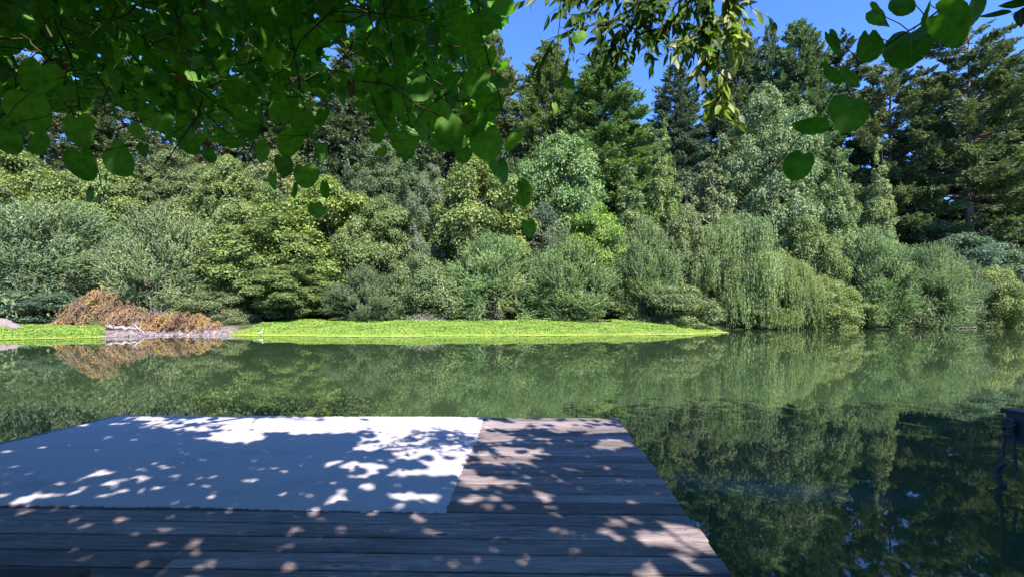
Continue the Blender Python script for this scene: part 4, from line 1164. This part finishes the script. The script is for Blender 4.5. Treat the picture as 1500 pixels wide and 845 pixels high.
# where the sun must reach the dock: patches (px, py, rx, ry) in the photograph, all on the deck plane
LIT = [(330, 622, 118, 11), (345, 640, 42, 9), (470, 619, 150, 9), (455, 628, 80, 8), (560, 622, 150, 14), (640, 622, 70, 14), (660, 640, 45, 14), (590, 648, 70, 11), (640, 664, 62, 12),
       (555, 655, 40, 7), (528, 682, 42, 4), (600, 692, 42, 6), (655, 684, 30, 12), (500, 678, 22, 4), (535, 697, 15, 4), (500, 728, 12, 5), (595, 728, 22, 7),
       (625, 728, 10, 4), (165, 710, 13, 3), (120, 706, 7, 2.5), (137, 710, 8, 2.5), (218, 686, 8, 2), (162, 690, 12, 2), (40, 733, 10, 3), (112, 723, 8, 3), (157, 724, 8, 3), (72, 722, 5, 2),
       (760, 620, 75, 8), (835, 615, 60, 5), (720, 640, 42, 9), (745, 664, 52, 11), (690, 700, 20, 12), (700, 730, 32, 7), (742, 705, 20, 5), (865, 628, 55, 6), (895, 650, 30, 8),
       (955, 787, 90, 11), (1025, 800, 42, 15), (1000, 770, 52, 7), (900, 765, 15, 6), (790, 725, 12, 4), (800, 745, 15, 5), (548, 797, 12, 5), (555, 810, 14, 6), (587, 820, 11, 6), (578, 797, 12, 4),
       (612, 812, 9, 5), (473, 783, 10, 5), (410, 800, 13, 6), (630, 780, 13, 5), (620, 760, 15, 5), (505, 807, 11, 4), (440, 825, 20, 7), (472, 842, 22, 7), (625, 830, 9, 5), (860, 800, 14, 5),
       (400, 615, 8, 3), (215, 613, 25, 3), (170, 622, 7, 2), (120, 622, 7, 2), (700, 790, 12, 4), (930, 830, 30, 5)]
LIT = np.array(LIT, float)
SX, SY = -SUN_DIR.x / SUN_DIR.z, -SUN_DIR.y / SUN_DIR.z
RL = np.random.default_rng(404)
def lit_blocked(pos, rad=0.05):
    """True where a leaf at pos would shade one of the sunny patches on the dock"""
    dz = pos[:, 2] - DECK_Z
    gx = pos[:, 0] + SX * dz; gy = pos[:, 1] + SY * dz
    ok = gy > 1.5
    gy2 = np.where(ok, gy, 2)
    px = gx / gy2 * 690 + 750; py = 460 + (CAM_Z - DECK_Z) * 690 / gy2
    ex = rad * 690 / gy2; ey = rad * 690 * (CAM_Z - DECK_Z) / gy2 ** 2
    hit = np.zeros(len(pos), bool)
    for (a, b, rx, ry) in LIT:
        soft = (RL.random(len(pos)) > .07) if (rx > 38 and a > 480 or rx > 80) and b < 720 else True
        hit |= soft & ((((px - a) / (rx + ex * (0.5 if b < 745 else 0.1))) ** 2 + ((py - b) / (ry + ey * (0.5 if b < 745 else 0.1))) ** 2) < 1)
    # the strip along the far edge of the dock is sunny
    return hit & ok

# lower edge of the leaf curtain as seen in the picture
YB = np.array([(-600, 330), (-200, 250), (-60, 230), (0, 205), (40, 195), (70, 165), (110, 165), (170, 150), (230, 185), (270, 215), (320, 215), (380, 178), (430, 170), (480, 150), (520, 140), (560, 200), (600, 222), (640, 195), (690, 235),
               (720, 200), (738, 90), (746, 10), (752, -30), (900, -28), (1100, -25), (1290, -20), (1400, -20), (1500, -15), (1900, -10), (2300, 60)], float)
def canopy():
    rng = np.random.default_rng(101)
    o = thing("overhanging_tree", "dark leafy tree canopy overhanging the dock across the top left of the picture", "tree", (-5.5, -5.0, 1.2))
    org = np.array([-5.5, -5.0, 1.2])
    # clumped sampling: leaf sprays around random sites in a slab over the dock
    def sample(n, spread, k, box):
        m = n // k
        s = np.stack([rng.uniform(*box[0], m), rng.uniform(*box[1], m), rng.uniform(*box[2], m)], -1)
        p = np.repeat(s, k, 0) + rng.normal(size=(m * k, 3)) * spread
        return p, np.repeat(rng.normal(0.45, 0.16, m), k)
    def visible(p):
        y = p[:, 1]
        px = np.where(y > .3, p[:, 0] / np.maximum(y, .3) * 690 + 750, 9999)
        py = np.where(y > .3, 460 - (p[:, 2] - CAM_Z) / np.maximum(y, .3) * 690, -9999)
        return px, py
    def keep_mask(p, soft):
        px, py = visible(p)
        yb = np.interp(px, YB[:, 0], YB[:, 1]) + soft
        ok = (p[:, 1] <= .3) | (py < yb)
        ok &= np.linalg.norm(p - np.array([0, 0, CAM_Z]), axis=1) > 1.0
        ok &= ~((p[:, 1] > .3) & (px > 722 + 18 * np.sin(py * .07) + rng.normal(0, 7, len(px))) & (py > -18))
        # small holes where sky and trees show through
        for (hx, hy, r) in ((30, 80, 26), (68, 88, 14), (512, 45, 9), (215, 6, 10), (505, 80, 16), (480, 75, 9), (455, 135, 9)):
            ok &= ~(np.hypot(px - hx, py - hy) < r + rng.normal(0, 3, len(px)))
        return ok
    H1 = heart_template(14, True, 0.02); L1 = lobed_template(20); H0 = heart_template(8, False, 0.0)
    bs = []
    # A: the visible curtain on the left, sampled along sight lines so that it is dense at every depth
    nA = 21000
    D = 2.0 + 4.2 * rng.random(nA) ** .9; pxs = rng.uniform(-250, 745, nA)
    site = rng.integers(0, 900, nA)
    yb = np.interp(pxs, YB[:, 0], YB[:, 1])
    pys = yb - rng.random(nA) ** 1.35 * (yb + 170)
    P = np.stack([(pxs - 750) / 690 * D, D, CAM_Z + (460 - pys) / 690 * D], -1) + rng.normal(size=(nA, 3)) * .03
    vA = np.clip(0.45 + 0.2 * np.sin(P[:, 0] * 3) * np.sin(P[:, 1] * 2.5 + P[:, 2] * 3) + rng.normal(0, .15, nA), 0, .95)
    # nearer the lower edge fewer leaves, in bunches
    px, py = visible(P)
    edge = (np.interp(px, YB[:, 0], YB[:, 1]) - py)
    bunch = np.sin(px * .055 + 1.3 * np.sin(py * .06)) * np.sin(py * .07 + px * .013 + D) 
    ok = keep_mask(P, -4) & ((edge > 165) | (rng.random(nA) < -0.04 + edge / 230 + 0.42 * bunch)) & ~lit_blocked(P, .06)
    P, vA = P[ok], vA[ok]
    P -= org
    n = len(P)
    tip = unit(np.array([0, -.1, -1.0]) + rnd_dirs(rng, n) * 0.75)
    nor = unit(np.array([0.1, -0.15, 0.85]) + rnd_dirs(rng, n) * 1.0)
    size = 0.020 + 0.036 * rng.random(n) ** 1.4
    pick = rng.random(n)
    vA = np.where(rng.random(n) > .985, 1.0, vA)
    a = pick < .45
    bs.append(batch(H1, P[a], tip[a], nor[a], size[a], vA[a]))
    bs.append(batch(L1, P[~a], tip[~a], nor[~a], size[~a] * 1.05, vA[~a]))
    # B: the roof of leaves above and behind the frame; it throws the dappled shade
    P, vB = sample(66000, np.array([.35, .35, .18]), 8, ((-9.0, 7.0), (-5.5, 5.5), (3.6, 6.2)))
    ok = keep_mask(P, -10) & ~lit_blocked(P, .075)
    px, py = visible(P)
    # over the open right side the canopy thins out away from the dock's shadow
    dz = P[:, 2] - DECK_Z
    gx = P[:, 0] + SX * dz; gy = P[:, 1] + SY * dz
    ok &= ~((gx > 9.0) & (rng.random(len(P)) < .5))
    ok &= ~((gy > 6.9) & (px > 745) & (gx < 1.5))
    # gaps through which the sun reaches single leaves hanging in front
    sd = np.array(SUN_DIR)
    for (a_, b_, d_, r_) in ((1250, 150, 1.2, .05), (1330, 75, 1.18, .07), (1275, 70, 1.18, .04), (1180, 190, 1.25, .04), (1060, 130, 2.5, .28), (1045, 60, 2.5, .22), (1020, 30, 2.5, .15)):
        w = P - at(a_, b_, d_); k_ = w @ sd
        ok &= ~((np.linalg.norm(w - k_[:, None] * sd, axis=1) < r_) & (k_ > 0))
    P, vB = P[ok] - org, vB[ok]
    n = len(P)
    tip = unit(np.array([0, 0, -.6]) + rnd_dirs(rng, n)); nor = unit(np.array([0.2, -0.3, 1.0]) + rnd_dirs(rng, n) * .55)
    bs.append(batch(H0, P, tip, nor, rng.uniform(.055, .085, n), np.clip(vB + rng.normal(0, .1, n), 0, .95)))
    P, vB = sample(16000, np.array([.5, .5, .4]), 10, ((7.0, 19.0), (-6.0, 3.5), (4.6, 9.0)))  # unseen leaves added far out on the right to shade the near water
    ok = keep_mask(P, -10) & ~lit_blocked(P, .1)
    P, vB = P[ok] - org, vB[ok]; n = len(P)
    bs.append(batch(H0, P, unit(np.array([0, 0, -.6]) + rnd_dirs(rng, n)), unit(np.array([0.2, -0.3, 1.0]) + rnd_dirs(rng, n) * .55), rng.uniform(.10, .15, n), np.clip(vB, 0, .95)))
    link("crown", join("crown", bs, M_NEAR), o)
    # trunk with limbs over the dock
    g = Geo()
    tr = limb(rng, np.array([0, 0, -.6]), np.array([1.0, 1.0, 4.2]), .05, 8)
    g.tube(tr, np.linspace(.34, .18, 8), 12)
    limbs = [((-3.5, 4.2, 4.6)), ((-1.0, 4.6, 5.0)), ((2.5, 2.2, 5.2)), ((5.5, 1.0, 5.4)), ((12.0, -0.5, 6.4)), ((17.0, -1.5, 7.0)), ((-6.5, 2.5, 4.6)), ((-1.8, 2.4, 5.4))]
    for e in limbs:
        j = rng.integers(4, 8)
        lp = limb(rng, tr[j], np.array(e) - org, .07, 12)
        g.tube(lp, np.linspace(.11, .012, 12), 7)
        for _ in range(14):
            k = rng.integers(3, 12)
            d = rnd_dirs(rng, 1)[0] * np.array([1, 1, .35]) + np.array([0, .35, -.12])
            e2 = lp[k] + d * rng.uniform(.8, 1.8)
            w = e2 + org
            px_, py_ = visible(w[None])
            if w[1] > .3 and (px_[0] > 735 or py_[0] > np.interp(px_[0], YB[:, 0], YB[:, 1]) - 25): continue
            g.tube(limb(rng, lp[k], e2, .1, 6, -.05), np.linspace(.020, .004, 6), 5)
    # fine dead twigs and petioles seen inside the canopy
    for _ in range(230):
        D_ = rng.uniform(1.8, 4.2); p_ = rng.uniform(0, 715); yb_ = np.interp(p_, YB[:, 0], YB[:, 1]); q_ = rng.uniform(0, max(20, yb_ - 20))
        a_ = at(p_, q_, D_) - org
        d = rnd_dirs(rng, 1)[0] * np.array([1, .6, .6]) + np.array([0, 0, -.3])
        g.tube(limb(rng, a_, a_ + d * rng.uniform(.2, .55), .12, 6), np.linspace(.004, .0012, 6), 4)
    link("trunk", g.mesh("trunk", M_TWIG, smooth=True), o)
canopy()

def strand(label, pts, leaves, seed, D, r0=.0035, name="hanging_vine", cat="vine", face=.7, vmean=.5):
    """pts: (px,py,D) along the stem; leaves: (px,py,radius px[, squash]) each on a petiole from the stem"""
    rng = np.random.default_rng(seed)
    W = np.array([at(*p) for p in pts])
    org = W[0].copy()
    o = thing(name, label, cat, tuple(org))
    s = np.linspace(0, 1, 24)
    cum = np.concatenate([[0], np.cumsum(np.linalg.norm(np.diff(W, axis=0), axis=1))]); cum /= cum[-1]
    P = np.stack([np.interp(s, cum, W[:, k]) for k in range(3)], -1)
    ker = np.array([.25, .5, .25])
    for _ in range(3):
        P[1:-1] = P[:-2] * .25 + P[1:-1] * .5 + P[2:] * .25
    P[1:-1] += rng.normal(size=(22, 3)) * .0025
    g = Geo(); g.tube(P - org, np.linspace(r0, r0 * .35, 24), 6)
    stem_px = P[:, 0] / P[:, 1] * 690 + 750; stem_py = 460 - (P[:, 2] - CAM_Z) / P[:, 1] * 690
    pos, tip, nor, size, ws = [], [], [], [], []
    for lf in leaves:
        px, py, r = lf[:3]; sq = lf[3] if len(lf) > 3 else 1.0
        j = int(np.argmin(np.hypot(stem_px - px, (stem_py - py + r))))
        if face < .5 or seed == 1: r *= .85
        Dl = P[j, 1] + rng.uniform(-.08, .08)
        c = at(px, py, Dl)
        R = r / 690 * Dl
        ang = rng.normal(0, .35) if len(lf) < 5 else lf[4]
        t = np.array([math.sin(ang), rng.normal(0, .15), -math.cos(ang)])
        if face < .5 and rng.random() < .65:
            nn = np.array([.2, .1, .9]) + rng.normal(size=3) * .25
            t = np.array([math.sin(ang), -.42, -math.cos(ang) * .85])
        else: nn = np.array([rng.normal(0, .3) + (1 - sq) * 1.3 * rng.choice([-1, 1]), -1.0, .55 + rng.normal(0, .2)])
        t = unit(t[None])[0]
        base = c - t * R * .62
        pos.append(base); tip.append(t); nor.append(nn); size.append(R); ws.append(max(.45, sq))
        pet = limb(rng, P[j], base, .08, 5)
        g.tube(pet - org, np.linspace(r0 * .45, r0 * .3, 5), 5)
    link("stem", g.mesh("stem", M_TWIG, smooth=True), o)
    V = heart_template(36, True, 0.018)
    n = len(pos)
    b = batch(V, np.array(pos) - org, np.array(tip), np.array(nor), np.array(size), np.clip(rng.normal(vmean, .17, n), 0, .93), np.array(ws))
    link("foliage", join("foliage", [b], M_NEAR), o)
    return o

strand("vine of big round leaves hanging at the far left, lowest leaves over the silvery willow",
       [(60, 20, 1.7), (100, 110, 1.65), (135, 200, 1.6), (146, 260, 1.6), (152, 285, 1.6)],
       [(38, 152, 36), (116, 187, 28), (118, 236, 25), (168, 228, 30), (131, 283, 16), (158, 263, 13, .6), (64, 205, 22, .8), (12, 205, 22), (196, 190, 17, .7), (210, 218, 12), (60, 112, 34), (165, 152, 22), (236, 178, 20), (95, 135, 20, .7), (8, 180, 14)], 1, 1.6)
strand("slender vine hanging over the yellow-topped maple, ending in one small round leaf",
       [(425, 40, 2.1), (440, 130, 2.0), (452, 200, 1.95), (455, 260, 1.9), (465, 300, 1.9)],
       [(382, 220, 19), (470, 221, 16, .6), (449, 257, 19), (398, 263, 14, .8), (436, 278, 13, .6), (475, 275, 13, .6), (463, 306, 12), (415, 240, 16, .8), (428, 207, 22, .8), (410, 160, 20), (445, 175, 18), (345, 210, 14), (360, 178, 20), (475, 170, 16), (305, 225, 10), (280, 215, 13)], 2, 1.9, vmean=.4)
strand("long vine at the curtain's right end trailing down to one round leaf at mid-picture",
       [(690, -60, 1.75), (705, 60, 1.75), (735, 150, 1.75), (752, 230, 1.75), (768, 290, 1.75), (776, 330, 1.75)],
       [(705, 30, 22), (712, 82, 19, .8), (700, 120, 24), (715, 150, 24), (695, 178, 26), (712, 205, 25), (733, 248, 19), (766, 290, 12), (775, 332, 13), (755, 202, 18, .7), (768, 272, 13, .7), (678, 230, 14), (660, 190, 22), (730, 120, 15, .8), (690, 62, 18), (645, 210, 20)], 3, 1.75)
strand("short leafy vine hanging in the curtain, left of the long trailing one",
       [(560, 0, 2.0), (580, 100, 2.0), (600, 180, 2.0), (604, 215, 2.0)],
       [(553, 196, 13), (560, 222, 8), (592, 205, 22), (608, 178, 24), (585, 150, 24), (640, 165, 22), (562, 150, 18, .7), (620, 130, 20), (575, 110, 20), (548, 120, 16)], 4, 2.0)
strand("branch of very large round leaves slanting down from the upper right corner",
       [(1560, -90, 1.15), (1385, 5, 1.15), (1300, 70, 1.18), (1250, 95, 1.2), (1200, 170, 1.25), (1160, 215, 1.3), (1100, 292, 1.35), (1090, 304, 1.35)],
       [(1432, -8, 40), (1335, 60, 42), (1392, 30, 38), (1247, 158, 35), (1222, 62, 27, .6), (1214, 105, 25, .55), (1180, 190, 26, .6, 1.2), (1170, 240, 25), (1113, 268, 11, .6), (1116, 294, 8), (1274, 66, 28, .7), (1290, 22, 30), (1246, 112, 27, .8), (1320, 8, 22), (1365, 15, 28)], 5, 1.2, r0=.0028, vmean=.45, face=.3)
strand("thin bare vine with a few small leaves dangling before the sunlit redwoods",
       [(822, -40, 2.2), (820, 40, 2.2), (812, 130, 2.2), (800, 190, 2.2)],
       [(847, 56, 12), (834, 120, 9), (812, 158, 9, .6), (800, 185, 5)], 6, 2.2, r0=.0025, vmean=.7)

def willow_branch(label, mains, ntw, seed, name="willow_branch", bright=.55):
    rng = np.random.default_rng(seed)
    org = at(*mains[0][0])
    o = thing(name, label, "branch", tuple(org))
    g = Geo(); pos, tip, nor, size = [], [], [], []
    for main in mains:
        W = np.array([at(*p) for p in main])
        cum = np.concatenate([[0], np.cumsum(np.linalg.norm(np.diff(W, axis=0), axis=1))]); cum /= cum[-1]
        s = np.linspace(0, 1, 20)
        P = np.stack([np.interp(s, cum, W[:, k]) for k in range(3)], -1)
        P[1:-1] = P[:-2] * .25 + P[1:-1] * .5 + P[2:] * .25
        g.tube(P - org, np.linspace(.005, .0015, 20), 6)
        tang = unit(np.gradient(P, axis=0))
        def twig(Q, T, m, big):
            for i in range(m):
                f = (i + .5) / m * (len(Q) - 1); j = int(f); j2 = min(j + 1, len(Q) - 1)
                p = Q[j] + (Q[j2] - Q[j]) * (f - j)
                side = rnd_dirs(rng, 1)[0]
                d = T[j] * .75 + side * .8 + np.array([0, 0, -.25])
                pos.append(p + side * .004); tip.append(d)
                nor.append(np.array([0, -.45, .8]) + rnd_dirs(rng, 1)[0] * .8); size.append(rng.uniform(.05, .10) * big)
        twig(P, tang, 26, 1.0)
        for _ in range(ntw):
            j = rng.integers(1, 19)
            d = unit((tang[j] * .6 + rnd_dirs(rng, 1)[0] * np.array([1, .6, .8]) + np.array([0, 0, -.45]))[None])[0]
            q = limb(rng, P[j], P[j] + d * rng.uniform(.12, .34), .1, 6)
            g.tube(q - org, np.linspace(.0022, .0009, 6), 4)
            twig(q, unit(np.gradient(q, axis=0)), rng.integers(7, 14), .95)
    link("stem", g.mesh("stem", M_TWIG, smooth=True), o)
    n = len(pos); vals = np.clip(rng.normal(bright, .2, n), 0, 1)
    b = batch(lance_template(), np.array(pos) - org, np.array(tip), np.array(nor), np.array(size), vals, rng.uniform(1.2, 2.1, n))
    link("foliage", join("foliage", [b], M_WILLOWLEAF), o)

willow_branch("dense narrow-leaved willow branch hanging into the sky at top centre right",
              [[(1010, -90, 2.6), (960, -10, 2.5), (900, 30, 2.4), (835, 45, 2.4), (800, 60, 2.4)],
               [(1010, -90, 2.6), (960, -20, 2.6), (930, 20, 2.6), (905, 60, 2.6), (890, 78, 2.6)],
               [(1010, -90, 2.6), (1020, -10, 2.6), (990, 30, 2.6), (960, 45, 2.6), (930, 50, 2.6)],
               [(1010, -90, 2.6), (1030, -20, 2.5), (1040, 20, 2.5), (1020, 50, 2.5), (1000, 65, 2.5)],
               [(1010, -90, 2.6), (900, -30, 2.5), (850, -5, 2.5), (815, 2, 2.5)],
               [(1010, -90, 2.6), (960, -40, 2.7), (900, -15, 2.7), (870, 10, 2.7)]], 17, 11, bright=.28)
willow_branch("sunlit yellow-green willow spray dangling lowest, right of the dense dark branch",
              [[(1075, -40, 2.5), (1070, 10, 2.5), (1052, 70, 2.5), (1056, 120, 2.5), (1062, 160, 2.5)],
               [(1075, -40, 2.5), (1060, 20, 2.5), (1035, 50, 2.5), (1010, 62, 2.5)]], 14, 12, bright=.85)
willow_branch("few long narrow leaves poking in at the top right corner",
              [[(1600, -60, 1.5), (1545, -20, 1.5), (1500, 12, 1.5), (1482, 22, 1.5)]], 1, 13, bright=.3)
